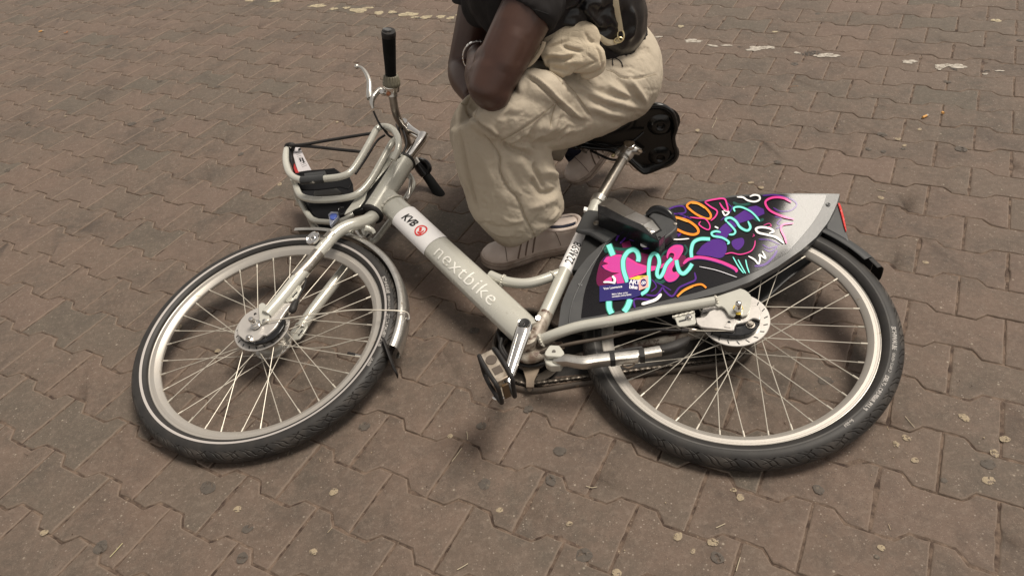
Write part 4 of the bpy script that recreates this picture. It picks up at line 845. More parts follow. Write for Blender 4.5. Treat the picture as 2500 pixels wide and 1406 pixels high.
# maker's tag: navy banner and cube
fill([(255, 805), (665, 757), (845, 880), (852, 900), (840, 945), (700, 992), (255, 1036)], 'nv2', 13, k7, smooth=False)
fill([(668, 707), (815, 717), (820, 872), (676, 843)], 'nv2', 14, k7, smooth=False); fill([(668, 707), (805, 664), (952, 659), (815, 717)], 'ye', 14, k7, smooth=False); fill([(815, 717), (952, 660), (957, 822), (820, 872)], 'pc', 14, k7, smooth=False)
fill([(825, 680), (860, 672), (905, 672), (870, 684)], 'nv2', 15, k7, smooth=False)
fill([(886 + 44 * math.cos(t), 762 + 56 * math.sin(t)) for t in np.linspace(0, 6.28, 14)[:-1]], 'nv2', 15, k7)
stroke([(860, 772), (868, 755), (884, 765), (878, 785), (862, 784)], 4.5, 'lt', 16, conv=k7, closed=True); stroke([(892, 762), (900, 745), (914, 752), (910, 772), (896, 776)], 4.5, 'lt', 16, conv=k7, closed=True); stroke([(866, 752), (880, 742), (900, 745)], 4, 'lt', 16, conv=k7)
def art_text(s, size7, x7, y7, ang, c, lay, bold=.0, align='LEFT', space=1.0, shear=0):
    V, F = text_geo(s, size7, bold * size7, 0, space=space, align=align, shear=shear); out = []
    for x, y, _ in V:
        X = x7 + x * math.cos(ang) + y * math.sin(ang) * 1.0; Y = y7 + x * math.sin(ang) - y * math.cos(ang)
        (u, v), = k7([(X, Y)]); out.append(asurf(u, v, lay))
    art.add(out, F, AK.index(c))
art_text("ART", 86, 680, 752, .06, 'lt', 16, .025, space=.9); art_text("bike", 80, 680, 818, .10, 'lt', 16, .02, space=.9)
art_text("Von Lawrence", 47, 312, 850, -.13, 'lt', 16, .012, space=.98)
art_text("Mehr Infos unter", 34, 432, 930, -.12, 'lt', 16, .008, space=1.0); art_text("nextbike.net/artbike", 35, 434, 963, -.12, 'lt', 16, .008, space=.98)
artob = art.build("panel_artwork", ARTM, skirt, smooth=35)

# ---- seat-tube shroud and lock
shroud = bplate("seat_tube_shroud", [(1404, 562), (1424, 520), (1436, 511), (1460, 514), (1517, 532), (1570, 556), (1640, 545), (1655, 558), (1640, 582), (1612, 594), (1585, 588), (1550, 570), (1519, 566), (1484, 590), (1476, 592), (1436, 568)], .052, .012, M['plastic'], bike, .004)
bplate("shroud_flank", [(1430, 570), (1478, 588), (1420, 660), (1396, 660), (1412, 620)], .030, .020, M['ink'], bike, .002)
lathe_at([(.0075, 0), (.0075, .0012), (.006, .0018), (.0045, .0008), (.003, .0014), (0, .0012)], Bk(1456, 545, .0525), bn, "shroud_bolt", M['steel'], shroud, seg=24)
kl_ = lambda pts, d: B3(kl([(a, b_) for a, b_ in pts]), d)
# lock body: a flat box standing on its edge, black side and steel top strips
side = [(525, 790), (605, 812), (800, 915), (1010, 1005), (1130, 1105), (1240, 1060), (1255, 1100), (1170, 1175), (1100, 1130), (960, 1050), (700, 950), (590, 905), (525, 880)]
lockb = plate(MB(), kl_([(525, 792), (600, 812), (810, 918), (1010, 1008), (1110, 1102), (1210, 1052), (1250, 1110), (1180, 1178), (1100, 1135), (960, 1055), (700, 952), (585, 902), (525, 880)], .098), .050, bn).build("frame_lock", M['black'], bike, smooth=50); bevel(lockb, .0015)
def strip(name, quads, m):
    mb = MB()
    for q in quads:
        P_ = [Bk(*kl([(a, b_)])[0], d) for a, b_, d in q]
        nn = nrm(np.cross(P_[1] - P_[0], P_[3] - P_[0])); 
        if nn @ (EYE - P_[0]) < 0: nn = -nn
        plate(mb, P_, .002, nn)
    return bevel(mb.build(name, m, lockb, smooth=30), .0005)
dk = mat("dark_brushed_steel", (.13, .115, .10), .38, .8, var=(.20, .18, .16), vscale=35, bump=.3, bscale=300, bdist=.0004)
br = mat("bright_brushed_steel", (.45, .42, .39), .30, .9, var=(.30, .28, .26), vscale=35, bump=.3, bscale=300, bdist=.0004)
strip("lock_plate", [[(525, 790, .099), (605, 810, .099), (700, 722, .080), (640, 715, .080)], [(605, 811, .099), (810, 918, .099), (930, 865, .080), (702, 722, .080)]], dk)
strip("lock_plate", [[(812, 919, .099), (1010, 1006, .099), (1105, 950, .082), (932, 866, .080)]], br)
strip("lock_plate", [[(1011, 1007, .0995), (1105, 1104, .0995), (1190, 1055, .086), (1106, 951, .082)]], M['alu'])
hexbolt("lock_screw", Bk(*kl([(1110, 1066)])[0], .0985), nrm(bn + np.array([.2, -.1, 0])), .0045, .0025, M['chrome'], lockb)
bow = tb("lock_bow", B3(kl([(1060, 920, .070), (1130, 880, .074), (1210, 890, .074), (1290, 940, .070), (1340, 1010, .064)])), [.008, .012, .013, .013, .009], M['black'], lockb, seg=18, ref=bn, flat=1.8, n=5)
bplate("lock_hood", kl([(1065, 915), (1100, 880), (1160, 858), (1215, 862), (1290, 900), (1345, 960), (1378, 1010), (1375, 1045), (1320, 1100), (1250, 1150), (1185, 1175), (1140, 1130), (1190, 1060), (1120, 960)]), .084, .030, M['plastic'], lockb, .006)
bplate("lock_label", kl([(1140, 1105), (1245, 1052), (1262, 1105), (1172, 1168)]), .100, .003, M['plastic'], lockb, .0008)
tb("lock_pin", [Bk(*kl([(1188, 1143)])[0], .1003), Bk(*kl([(1188, 1143)])[0], .1012)], .0035, M['ink'], lockb, seg=16, n=1)
lathe_at([(.0040, 0), (.0040, .001), (.002, .0014), (0, .001)], Bk(*kl([(1356, 995)])[0], .0845), bn, "hood_screw", M['steel'], lockb, seg=18)

# ---- rear mudguard with lamp
def guard_arc(mw, r, w_, th0, th1, thick=.0016, drop=.012, n=50):
    prof = [(r - drop, w_), (r - drop * .4, w_ * .93), (r, w_ * .6), (r + .001, 0), (r, -w_ * .6), (r - drop * .4, -w_ * .93), (r - drop, -w_)]
    inn = [(a - thick, b_ * .97) for a, b_ in prof[::-1]]
    mb = MB(); lathe(mb, prof + inn, n, None, (0, 0, 1), closed_prof=True, arc=(th0, th1), e1=(1, 0, 0))
    V = mb.v[0]; mb.v = [np.array([(mw @ Vector(p))[:] for p in V])]; return mb
ta = wheel_angle(mw2, 1880, 530, C2, N2); tb_ = wheel_angle(mw2, 2112, 640, C2, N2)
guard_arc(mw2, .352, .031, tb_, ta, drop=.026).build("mudguard", M['plastic'], bike, smooth=50)
te = wheel_angle(mw2, 2128, 664, C2, N2)
guard_arc(mw2, .352, .028, te, tb_ - .004, drop=.016).build("mudguard_flap", M['rubber'], bike, smooth=50)
lh = plate(MB(), [Bk(x, y, .030) for x, y in kr([(820, 190), (795, 300), (850, 480), (905, 690), (940, 820), (880, 780), (780, 720), (630, 640), (640, 560), (730, 380)])], .045, N2).build("lamp_housing", M['rimplastic'], bike); bevel(lh, .003)
rl = plate(MB(), [Bk(x, y, .034) for x, y in kr([(785, 300), (812, 300), (832, 345), (870, 480), (903, 660), (892, 672), (868, 600), (830, 450), (800, 350)])], .052, N2).build("reflector", M['redlens'], lh); bevel(rl, .001)

# ---- front fork
fork = tb("fork_blade", B3([(912, 527, .0), (896, 538, .022), (872, 546, .040), (846, 554, .051), (820, 570, .056), (798, 592, .057), (767, 636, .056), (731, 667, .056), (685, 717, .056), (652, 755, .056)][:5] + [(798, 594, .057), (765, 633, .056), (728, 678, .056), (686, 730, .056), (652, 768, .056)]), [.0175, .0170, .0165, .0165, .0162, .0158, .0155, .0152, .0150, .0145], M['paint'], bike, seg=28, n=6)
tb("fork_blade", B3([(905, 528, .0), (902, 545, -.028), (895, 568, -.046), (884, 592, -.055), (862, 628, -.057), (838, 663, -.057), (799, 713, -.057), (765, 757, -.057), (735, 800, -.057)]), [.0170, .0165, .0160, .0158, .0155, .0152, .0150, .0148, .0145], M['paint'], bike, seg=24, n=6)
bplate("fork_end", K(560, 680, 5.409)([(385, 345), (420, 320), (455, 322), (500, 365), (522, 410), (527, 470), (520, 530), (500, 560), (460, 580), (420, 600), (385, 590), (395, 520), (388, 450)]), .060, .005, M['paint'], bike, .001)
bplate("fork_end", kg([(330, 1150), (360, 1090), (420, 1060), (480, 1090), (488, 1130), (440, 1210), (400, 1260), (340, 1280), (290, 1250), (285, 1200)]), -.052, .005, M['paint'], bike, .001)
bplate("slot", kg([(382, 1222), (428, 1163), (440, 1170), (395, 1230)]), -.0515, .001, M['ink'], bike, .0001)
# polished sleeve and reflector disc on the left blade
sl_ = [Bk(786, 610, .0585), Bk(757, 646, .058), Bk(723, 664, .058)]
tb("fork_sleeve", B3([(778, 618, .0572), (752, 649, .0568), (722, 685 - 6, .0565)]), [.0158, .0160, .0160], M['steel'], fork, seg=28, n=5)
tb("fork_strap", B3([(812, 575, .0572), (800, 589, .0572)]), .0172, M['steel'], fork, seg=28, n=2)
Pb = Bk(765, 582, .078); nb = nrm(N1 + np.array([-.30, -.10, 0]))
bellm = lathe_at([(.004, .000), (.0045, .003), (.007, .0045), (.0085, .003), (.0165, .0020), (.0185, .0040), (.0195, .0022), (.0190, -.002), (.010, -.006), (0, -.006)], Pb, nb, "wheel_bell", M['chrome'], seg=48)
lathe_at([(0, .0008), (.0042, .0006)], Pb, nb, "bell_bolt", M['ink'], bellm)
tb("bell_arm", [Pb - nb * .004, Bk(797, 583, .070)], .006, M['steel'], bike, seg=12, flat=.4, ref=N1, n=2)
cf = kf
fb = bplate("brake_arm", kf([(104, 700), (118, 610), (150, 540), (205, 475), (275, 425), (370, 385), (450, 392), (560, 360), (660, 330), (760, 320), (820, 325), (790, 370), (735, 440), (690, 510), (655, 570), (610, 640), (560, 690), (490, 750), (440, 745), (380, 800), (300, 830), (200, 815), (150, 770), (112, 740)]), .054, .008, M['disc'], bike, .003)
bplate("brake_cover", kf([(120, 745), (170, 800), (300, 840), (400, 818), (500, 760), (590, 680), (655, 600), (700, 530), (738, 540), (722, 620), (668, 705), (580, 788), (465, 840), (340, 862), (230, 848), (150, 805)]), .050, .008, M['black'], bike, .002)
hexbolt("cover_bolt", Bk(*kf([(262, 790)])[0], .055), N1, .0065, .0075, M['chrome'], bike)
tb("arm_hole", [Bk(*kf([(343, 470)])[0], .0543), Bk(*kf([(343, 470)])[0], .0548)], .0036, M['ink'], fb, seg=16, n=1)
A = Bk(*kf([(348, 605)])[0], .060)
lathe_at([(.013, -.002), (.013, .0005), (.0098, .0008), (.0095, .007), (.0068, .0085), (.0064, .022), (.005, .0245), (0, .025)], A, nrm(N1 + np.array([-.12, -.02, 0])), "axle_nut", M['chrome'], seg=12)
lathe_at([(.0052, 0), (.0052, .003), (.0022, .0035), (.0018, .001)], Bk(*kf([(463, 562)])[0], .0605), N1, "stay_eyelet", M['alu'], seg=20)
# stay plate and cable
bplate("cable_bracket", kg([(205, 872), (250, 820), (295, 775), (350, 725), (385, 668), (415, 700), (425, 735), (415, 775), (375, 825), (330, 852), (270, 868)]), .050, .003, M['paint'], bike, .001)
bplate("slot", kg([(318, 812), (372, 752), (384, 760), (332, 820)]), .0505, .001, M['ink'], bike, .0001)
tb("brake_cable", B3(kg([(385, 560, .045), (440, 570, .048), (468, 620, .050), (450, 700, .052), (410, 780, .053), (375, 850, .053), (345, 905, .052)])), .0026, M['rubber'], bike, seg=10)
tb("cable_connector", B3(kg([(372, 850, .052), (345, 900, .052), (325, 950, .052), (300, 975, .052)])), [.006, .0085, .009, .006], M['rubber'], bike, seg=14)
tb("mudguard_stay", B3([(646, 786, .060), (664, 783, .060), (720, 774, .060), (800, 764, .058), (860, 757, .054), (925, 757, .046), (975, 759, .036), (995, 764, .026), (1000, 778, .016)]), .0016, M['spoke'], bike, seg=8)
tb("mudguard_stay", B3([(725, 846, -.055), (760, 850, -.054), (806, 846, -.05), (850, 834, -.045), (900, 823, -.038), (960, 812, -.032)]), .0016, M['spoke'], bike, seg=8)
# front mudguard
fa = wheel_angle(mw1, 722, 560, C1, N1); fb_ = wheel_angle(mw1, 985, 850, C1, N1)
aa = [fa, fb_]; 
if aa[1] > aa[0]: aa[1] -= 2 * math.pi
guard_arc(mw1, .347, .027, aa[1], aa[0], drop=.016, n=90).build("mudguard", M['alu'], bike, smooth=50)
fl = B3([(938, 832, .020), (947, 858, .016), (958, 890, .004), (968, 915, -.012)]); fw = nrm(N1) * .020
mbf = MB(); Vf = []
for q, p in enumerate(crom(fl, 4)): 
    for k in (-1, 0, 1): Vf.append(p + fw * k * (1 - .03 * q) + np.array([.004 if k == 0 else 0, 0, 0]))
mbf.add(Vf, [(i * 3 + k, i * 3 + 3 + k, i * 3 + 4 + k, i * 3 + 1 + k) for i in range(12) for k in range(2)])
o = mbf.build("mudguard_flap", M['rubber'], bike); x_ = o.modifiers.new("t", 'SOLIDIFY'); x_.thickness = .002
hexbolt("mudguard_bolt", Bk(996, 778, .010), nrm(N1 * .3 + np.array([1, 0, 0])), .004, .005, M['chrome'], bike)
tb("mudguard_bracket", B3([(870, 560, 0), (882, 580, 0), (890, 590, 0)]), [.010, .008, .010], M['alu'], bike, seg=12, flat=1.6, ref=N1)
tb("crown_lug", B3([(892, 556, .02), (908, 562, .012), (914, 570, .005)]), [.010, .007, .005], M['paint'], bike, seg=14)
hexbolt("crown_bolt", Bk(*kk([(1010, 1198)])[0], .012), nrm(N1 * .5 + np.array([1, -.3, 0])), .0045, .010, M['chrome'], bike)
for pp in ([(870, 560, 0), (884, 575, .004), (898, 584, 0)], [(866, 566, -.01), (880, 588, -.01), (902, 572, -.008)]): tb("cable_loop", B3(pp), .0028, M['rubber'], bike, seg=8)

# ---- stem, handlebar, grips, levers
CL = Bk(985, 312, .0)
tb("stem_extension", B3([(985, 306, 0), (1000, 318, 0), (1016, 328, 0), (1032, 338, 0)]), [.0185, .0155, .0140, .0150], M['chrome'], bike, seg=24)
tb("stem_quill", B3([(1034, 333, 0), (1028, 345, 0), (1012, 367, 0), (996, 388, 0)]), [.0190, .0175, .0160, .0160], M['chrome'], bike, seg=24)
HB = [(951, 78, .335), (950, 100, .313), (951, 130, .280), (953, 165, .243), (955, 196, .208), (957, 222, .180), (960, 245, .155), (966, 275, .118), (975, 296, .075), (984, 312, .030), (990, 330, -.010), (998, 355, -.055), (1010, 382, -.098), (1022, 402, -.128), (1038, 424, -.155), (1055, 448, -.178), (1072, 474, -.198), (1082, 489, -.208)]
HBP = B3(HB)
hb = tb("handlebar", HBP, .0112, M['steel'], bike, seg=24, n=5)
tb("handlebar_clamp", [CL - N1 * .022, CL + N1 * .022], .0175, M['chrome'], bike, seg=24, n=2)
tb("grip", B3([(949, 86, .326), (949.5, 100, .312), (951, 130, .280), (952.5, 155, .254), (954, 182, .224)]), [.0188, .0182, .0172, .0158, .0150], M['grip'], hb, seg=28)
tb("grip_end", B3([(948.5, 76, .338), (948.8, 82, .331), (949.2, 90, .322)]), [.0178, .0195, .0190], M['rubber'], hb, seg=28)
Pe = Bk(948, 75, .3395); ne = nrm(HBP[0] - HBP[1])
lathe_at([(0, .003), (.0110, .003), (.0122, .0016), (.0122, -.002)], Bk(945, 74, .339), ne, "grip_cap", M['rimplastic'], hb)
# ribbed twist shifter
P0, P1 = Bk(954.5, 184, .222), Bk(956, 207, .196); axs = nrm(P1 - P0); L_ = np.linalg.norm(P1 - P0)
mb = MB(); seg = 60; V = []; F = []
for (t, r, rib) in ((0, .0152, 0), (.02, .0180, .0), (.05, .0190, .0012), (.55, .0222, .0014), (.70, .0240, .0004), (.95, .0248, 0), (1.05, .0235, 0), (1.06, .012, 0)):
    for k in range(seg):
        a = k / seg * 2 * math.pi; e1 = nrm(np.cross(axs, (0, 0, 1))); e2 = np.cross(axs, e1); rr_ = r + rib * (1 if (k // 2) % 2 else -1)
        V.append(P0 + axs * L_ * t + rr_ * (math.cos(a) * e1 + math.sin(a) * e2))
for i in range(7): F += [(i * seg + k, i * seg + (k + 1) % seg, (i + 1) * seg + (k + 1) % seg, (i + 1) * seg + k) for k in range(seg)]
mb.add(V, F).build("twist_shifter", M['olive'], hb, smooth=40)
lathe_at([(.012, 0), (.0225, 0), (.0232, .003), (.0228, .014), (.021, .0155), (.012, .016)], Bk(956.3, 209, .194), axs, "shifter_ring", M['chrome'], hb, seg=40)
# brake lever, left
tb("lever_clamp", [Bk(957.5, 224, .178), Bk(959, 236, .166)], .0142, M['alu'], hb, seg=24, n=2)
lbr = tb("lever_bracket", B3(kh([(430, 880, .176), (370, 870, .178), (320, 850, .182), (280, 880, .182), (240, 930, .180), (225, 990, .172), (238, 1060, .160)])), [.0085, .0080, .0095, .0080, .0085, .0072, .0040], M['alu'], hb, seg=18, n=5)
tb("brake_lever", B3(kh([(205, 945, .178), (195, 870, .184), (196, 800, .190), (190, 735, .196), (165, 670, .202), (130, 615, .207), (95, 585, .210), (55, 578, .211)])), [.0095, .0092, .0080, .0070, .0062, .0052, .0044, .0040], M['alu'], hb, seg=18, n=5, ref=N1, flat=.8)
mb = ball(MB(), Bk(*kh([(52, 578)])[0], .211), .0072, seg=20); mb.build("lever_knob", M['alu'], hb)
hexbolt("lever_bolt", Bk(*kh([(415, 888)])[0], .186), nrm(EYE - Bk(950, 230, .18)), .0048, .003, mat("rusty_bolt", (.30, .12, .06), .5, .6), hb)
hexbolt("lever_bolt", Bk(*kh([(335, 862)])[0], .190), nrm(EYE - Bk(950, 230, .18)), .0040, .003, M['chrome'], hb)
tb("brake_hose", B3(kh([(242, 1085, .156), (275, 1160, .140), (310, 1230, .125), (345, 1280, .110), (400, 1330, .09)])), .0028, M['rubber'], hb, seg=10)
# right grip and its lever clamp
gr = tb("grip", B3([(1040, 428, -.159), (1050, 441, -.172), (1062, 459, -.187), (1074, 476, -.200), (1084, 491, -.2095)]), [.0140, .0148, .0160, .0172, .0170], M['grip'], hb, seg=24)
tb("lever_clamp", B3([(1016, 392, -.115), (1028, 410, -.140), (1040, 427, -.158)]), [.0165, .0195, .0165], M['black'], hb, seg=24)
tb("brake_lever", B3([(1022, 388, -.105), (1040, 396, -.12), (1048, 412, -.14), (1040, 426, -.155)]), [.006, .008, .0085, .006], M['black'], hb, seg=14)
tb("lever_band", B3([(1008, 388, -.10), (1016, 400, -.115)]), .0150, M['alu'], hb, seg=20, n=2)
tb("bell_wire_loop", B3([(1003, 440, -.06), (1001, 460, -.07), (997, 480, -.075), (992, 488, -.07)]), .0055, M['alu'], bike, seg=12)
# cables round the stem
for pp in ([(925, 300, .10), (948, 330, .07), (962, 338, .05), (968, 352, .04), (966, 380, .03)], [(975, 306, .035), (985, 322, .04), (992, 350, .035), (985, 372, .03), (972, 386, .03)], [(968, 304, .03), (976, 326, .04), (979, 350, .04), (974, 370, .03)], [(868, 425, .02), (895, 385, .02), (920, 345, .03), (940, 330, .04)]):
    tb("cable_loop", B3(pp), .0034, M['rubber'], bike, seg=10)

# ---- front basket
cage = [[(960, 391, .085), (972, 365, .098), (972, 340, .104), (962, 320, .106), (948, 311, .106), (930, 310, .106), (917, 320, .106), (900, 352, .106), (878, 390, .106), (856, 420, .106), (830, 432, .106), (790, 437, .106), (760, 441, .106), (728, 438, .106), (708, 425, .106), (699, 402, .106), (698, 380, .104), (702, 361, .098), (712, 356, .085)],
        [(967, 340, .06), (955, 352, .052), (935, 388, .046), (905, 440, .046), (878, 470, .046), (850, 482, .046), (800, 488, .046), (760, 487, .046), (736, 480, .046), (727, 468, .046), (722, 452, .050), (716, 436, .070)],
        [(722, 460, .04), (728, 484, .006), (742, 508, -.02), (752, 524, -.028), (765, 537, -.030), (790, 541, -.030), (830, 541, -.030), (865, 520, -.030), (900, 470, -.030), (940, 410, -.03)],
        [(752, 520, -.035), (762, 545, -.075), (776, 560, -.090), (800, 566, -.090), (850, 570, -.09), (890, 560, -.09), (905, 590, -.09), (930, 570, -.09), (1000, 470, -.09), (1006, 440, -.085), (990, 420, -.07)]]
bk = None
for q, c in enumerate(cage):
    o = tb("basket_tube" if q else "basket", B3(c), .0094 if q < 2 else .0086, M['paint'], bk or bike, seg=20, n=5)
    if not q: bk = o
tray = bplate("basket_tray", kk([(160, 300), (150, 480), (180, 640), (240, 820), (340, 960), (400, 1080), (460, 1190), (560, 1230), (780, 1210), (820, 1100), (760, 1040), (800, 940), (860, 820), (850, 700), (800, 590), (700, 560), (640, 520), (300, 545), (230, 560), (190, 480)]), -.055, .004, M['traycol'], bk, .002)
bplate("basket_wall", kk([(190, 600), (240, 560), (420, 540), (640, 515), (700, 560), (790, 585), (845, 690), (800, 760), (700, 735), (450, 765), (250, 770), (215, 700)]), .035, .004, M['traycol'], bk, .002)
bplate("basket_wall", kk([(330, 920), (700, 880), (900, 800), (880, 900), (780, 1000), (740, 1050), (600, 1100), (450, 1090), (380, 1020)]), -.020, .004, M['traycol'], bk, .002)
tb("basket_wall", B3(kk([(145, 330, .09), (160, 480, .09), (215, 640, .06), (300, 900, .0), (420, 1120, -.07)])), .016, M['traycol'], bk, seg=10, flat=.2, ref=nrm(np.cross(N1, nrm(B3([(700, 380), (760, 540)], 0)[1] - B3([(700, 380)], 0)[0]))))
tb("rubber_strap", B3(kk([(82, 330, .100), (90, 262, .108), (140, 245, .112), (175, 262, .105), (150, 330, .092)])), .0052, M['rubber'], bk, seg=12)
for pp in ([(130, 262, .112), (300, 248, .112), (600, 196, .115), (1010, 130, .113), (1080, 118, .106)], [(160, 262, .110), (400, 275, .105), (700, 308, .10), (930, 331, .100), (1010, 342, .08)], [(120, 300, .10), (110, 360, .10), (170, 500, .08)]):
    tb("elastic_cord", B3(kk(pp)), .0044, M['rubber'], bk, seg=10)
cardm = mat("printed_card", (.52, .49, .50), .5); 
cd_ = bplate("info_card", kk([(165, 275), (235, 272), (255, 300), (300, 400), (375, 540), (330, 545), (225, 562), (205, 500), (170, 380)]), .092, .0012, cardm, bk, .0003)
bplate("card_corner", kk([(178, 460), (205, 520), (235, 570), (195, 575), (172, 520)]), .0928, .0010, mat("red_card_corner", (.36, .02, .02), .5), cd_, .0002)
inkl = MB()
for q in range(9):
    a = (195 + q * 9, 345 + q * 20); b_ = (240 + q * 11, 335 + q * 18)
    pts = [Bk(*kk([p])[0], .0934) for p in (a, (b_[0], b_[1]), (b_[0] + 3, b_[1] + 6), (a[0] + 3, a[1] + 6))]; plate(inkl, [pts[0], pts[1], pts[1] * .72 + pts[2] * .28, pts[0] * .72 + pts[3] * .28], .0002, N1)
for pts in ([(236, 405), (250, 402), (262, 440), (248, 444)], [(262, 400), (278, 400), (300, 452), (286, 458)]): plate(inkl, [Bk(*kk([p])[0], .0935) for p in pts], .0002, N1)
inkl.build("card_print", M['ink'], cd_)
lathe_at([(.0042, 0), (.0042, .0016), (.002, .0022), (0, .0018)], Bk(*kk([(242, 305)])[0], .0935), N1, "card_rivet", M['ink'], cd_, seg=18)
clip = tb("tube_clip", B3(kk([(262, 660, .106), (390, 655, .106), (525, 640, .106)])), .0112, M['plastic'], bk, seg=24, n=3)
bplate("clip_tab", kk([(290, 575), (530, 545), (545, 600), (520, 625), (300, 640)]), .112, .010, M['plastic'], bk, .002)
bplate("battery_box", kk([(400, 810), (415, 775), (560, 755), (660, 745), (720, 795), (690, 810), (560, 820), (420, 832)]), -.010, .02, mat("grey_box", (.17, .165, .15), .5), bk, .002)
bplate("lamp_window", kk([(585, 1055), (610, 1035), (660, 1035), (668, 1060), (630, 1105), (590, 1095)]), .006, .008, M['blue'], bk, .001)
bplate("lamp_window_rim", kk([(565, 1050), (600, 1015), (680, 1020), (690, 1070), (640, 1120), (590, 1180), (580, 1110)]), .002, .010, mat("clear_lens", (.28, .30, .36), .15), bk, .001)
tb("basket_wire", B3(kk([(745, 970, 0), (700, 975, .01), (685, 1010, .01), (710, 1045, .01), (760, 1040, 0)])), .0016, M['black'], bk, seg=8)
# carrier mounting plate and foam behind it
bplate("carrier_plate", kk([(1290, 330), (1330, 322), (1400, 330), (1425, 350), (1410, 375), (1340, 400), (1290, 440), (1250, 500), (1190, 570), (1120, 660), (1050, 730), (1005, 790), (985, 880), (930, 960), (870, 985), (810, 1020), (750, 1050), (775, 1000), (850, 900), (960, 760), (1080, 600), (1200, 440)]), .032, .004, M['paint'], bike, .0015)
bplate("slot", kk([(1030, 640), (1038, 646), (930, 785), (922, 778)]), .0335, .0006, M['ink'], bike, .0001)
bplate("slot", kk([(1262, 330), (1272, 334), (1160, 490), (1150, 484)]), .0335, .0006, M['ink'], bike, .0001)
bplate("foam_pad", kk([(1400, 372), (1440, 390), (1300, 500), (1150, 700), (1050, 850), (960, 990), (840, 1015), (880, 985), (990, 880), (1010, 790), (1120, 665), (1260, 500), (1340, 410)]), .024, .020, M['ink'], bike, .002)

# ---- stickers and lettering wrapped on the tubes
def on_tube(P0_, ax, up, out, a, b_, lift):
    """s along the tube, t measured round it (up = towards UPV); a = half height, b_ = half thickness"""
    def f(s, t):
        phi = t / a; return P0_ + ax * s + (a + lift) * math.sin(phi) * up + (b_ + lift) * math.cos(phi) * out
    return f
sD = lambda u, v: float((Bk(u, v, RW * .9) - DT0) @ DT)
fD = on_tube(DT0, DT, UPV, nrm(NF), RT, RW, .0009)
s0, s1 = sD(984, 530), sD(1062, 588) 
def wrap(f, s0_, s1_, t0, t1, m, name, parent, ns=10, ntt=40, skew=0.0):
    V = [f(s0_ + (s1_ - s0_) * i / ns + skew * (t0 + (t1 - t0) * j / ntt), t0 + (t1 - t0) * j / ntt) for i in range(ns + 1) for j in range(ntt + 1)]
    F = [(i * (ntt + 1) + j, (i + 1) * (ntt + 1) + j, (i + 1) * (ntt + 1) + j + 1, i * (ntt + 1) + j + 1) for i in range(ns) for j in range(ntt)]
    return MB().add(V, F).build(name, m, parent)
def tube_text(f, s, size, sc, tc, name, m, parent, bold=0., shear=0, space=1.0, rot=0, sub=1, sx=1.0):
    V, F = text_geo(s, size, bold * size, sub, space=space, shear=shear); out = []
    for x, y, _ in V:
        x *= sx
        if rot: x, y = x * math.cos(rot) - y * math.sin(rot), x * math.sin(rot) + y * math.cos(rot)
        out.append(f(sc + x, tc + y))
    return MB().add(out, F).build(name, m, parent, smooth=0)
dtube = bpy.data.objects["down_tube"]
kv0 = sD(*k3([(190, 195)])[0]); kv1 = sD(*k3([(395, 380)])[0])
wrap(fD, kv0, kv1, -.058, .062, M['white'], "operator_sticker", dtube)
fD2 = on_tube(DT0, DT, UPV, nrm(NF), RT, RW, .0016)
sk = sD(*k3([(248, 240)])[0]); sr = sD(*k3([(318, 303)])[0])
def tcoord(u, v):
    best = None
    for t in np.linspace(-.055, .055, 221):
        s = sD(u, v)
        for ds in (-.015, -.01, -.005, 0, .005, .01, .015):
            p = fD2(s + ds, t); c = (p - EYE) @ CAMROT.T; e = (1250 + FPX * c[0] / c[2] - u) ** 2 + (703 + FPX * c[1] / c[2] - v) ** 2
            if best is None or e < best[0]: best = (e, s + ds, t)
    return best[1], best[2]
a_ = tcoord(*k3([(214, 212)])[0]); b_ = tcoord(*k3([(285, 268)])[0]); mid = ((a_[0] + b_[0]) / 2, (a_[1] + b_[1]) / 2)
tube_text(fD2, "KVB", .030, mid[0], mid[1] - .001, "operator_lettering", M['ink'], dtube, bold=.03, shear=.25, space=.92, rot=math.atan2(b_[1] - a_[1], b_[0] - a_[0]))
c_ = tcoord(*k3([(318, 305)])[0]); rg = MB(); fD3 = on_tube(DT0, DT, UPV, nrm(NF), RT, RW, .0018)
V = []; F = []
for q in range(48):
    t = q / 48 * 2 * math.pi
    for r in (.0132, .0172): V.append(fD3(c_[0] + r * math.cos(t), c_[1] + r * math.sin(t) * 1.02))
F = [(2 * q, 2 * ((q + 1) % 48), 2 * ((q + 1) % 48) + 1, 2 * q + 1) for q in range(48)]; rg.add(V, F)
def rquad(pts): rg.add([fD3(c_[0] + x, c_[1] + y) for x, y in pts], [tuple(range(len(pts)))])
rquad([(-.0110, .0035), (-.0060, .0085), (.0045, -.0010), (-.0005, -.0058)]); 
rquad([(-.0040, -.0075), (-.0005, -.0110), (.0105, -.0085), (.0060, -.0040)]); rquad([(.0105, -.0085), (.0098, .0035), (.0060, .0065), (.0055, -.0045)])
rg.build("operator_roundel", M['red'], dtube, smooth=0)
na = tcoord(*k3([(432, 425)])[0]); nb_ = tcoord(*k3([(770, 725)])[0])
SL = nb_[0] - na[0]
tube_text(fD2, "nextbike", .052, (na[0] + nb_[0]) / 2, (na[1] + nb_[1]) / 2 - .004, "worn_lettering", M['letter'], dtube, bold=-.004, sub=2, space=1.08, sx=SL / .178 * .98, rot=math.atan2(nb_[1] - na[1], SL))
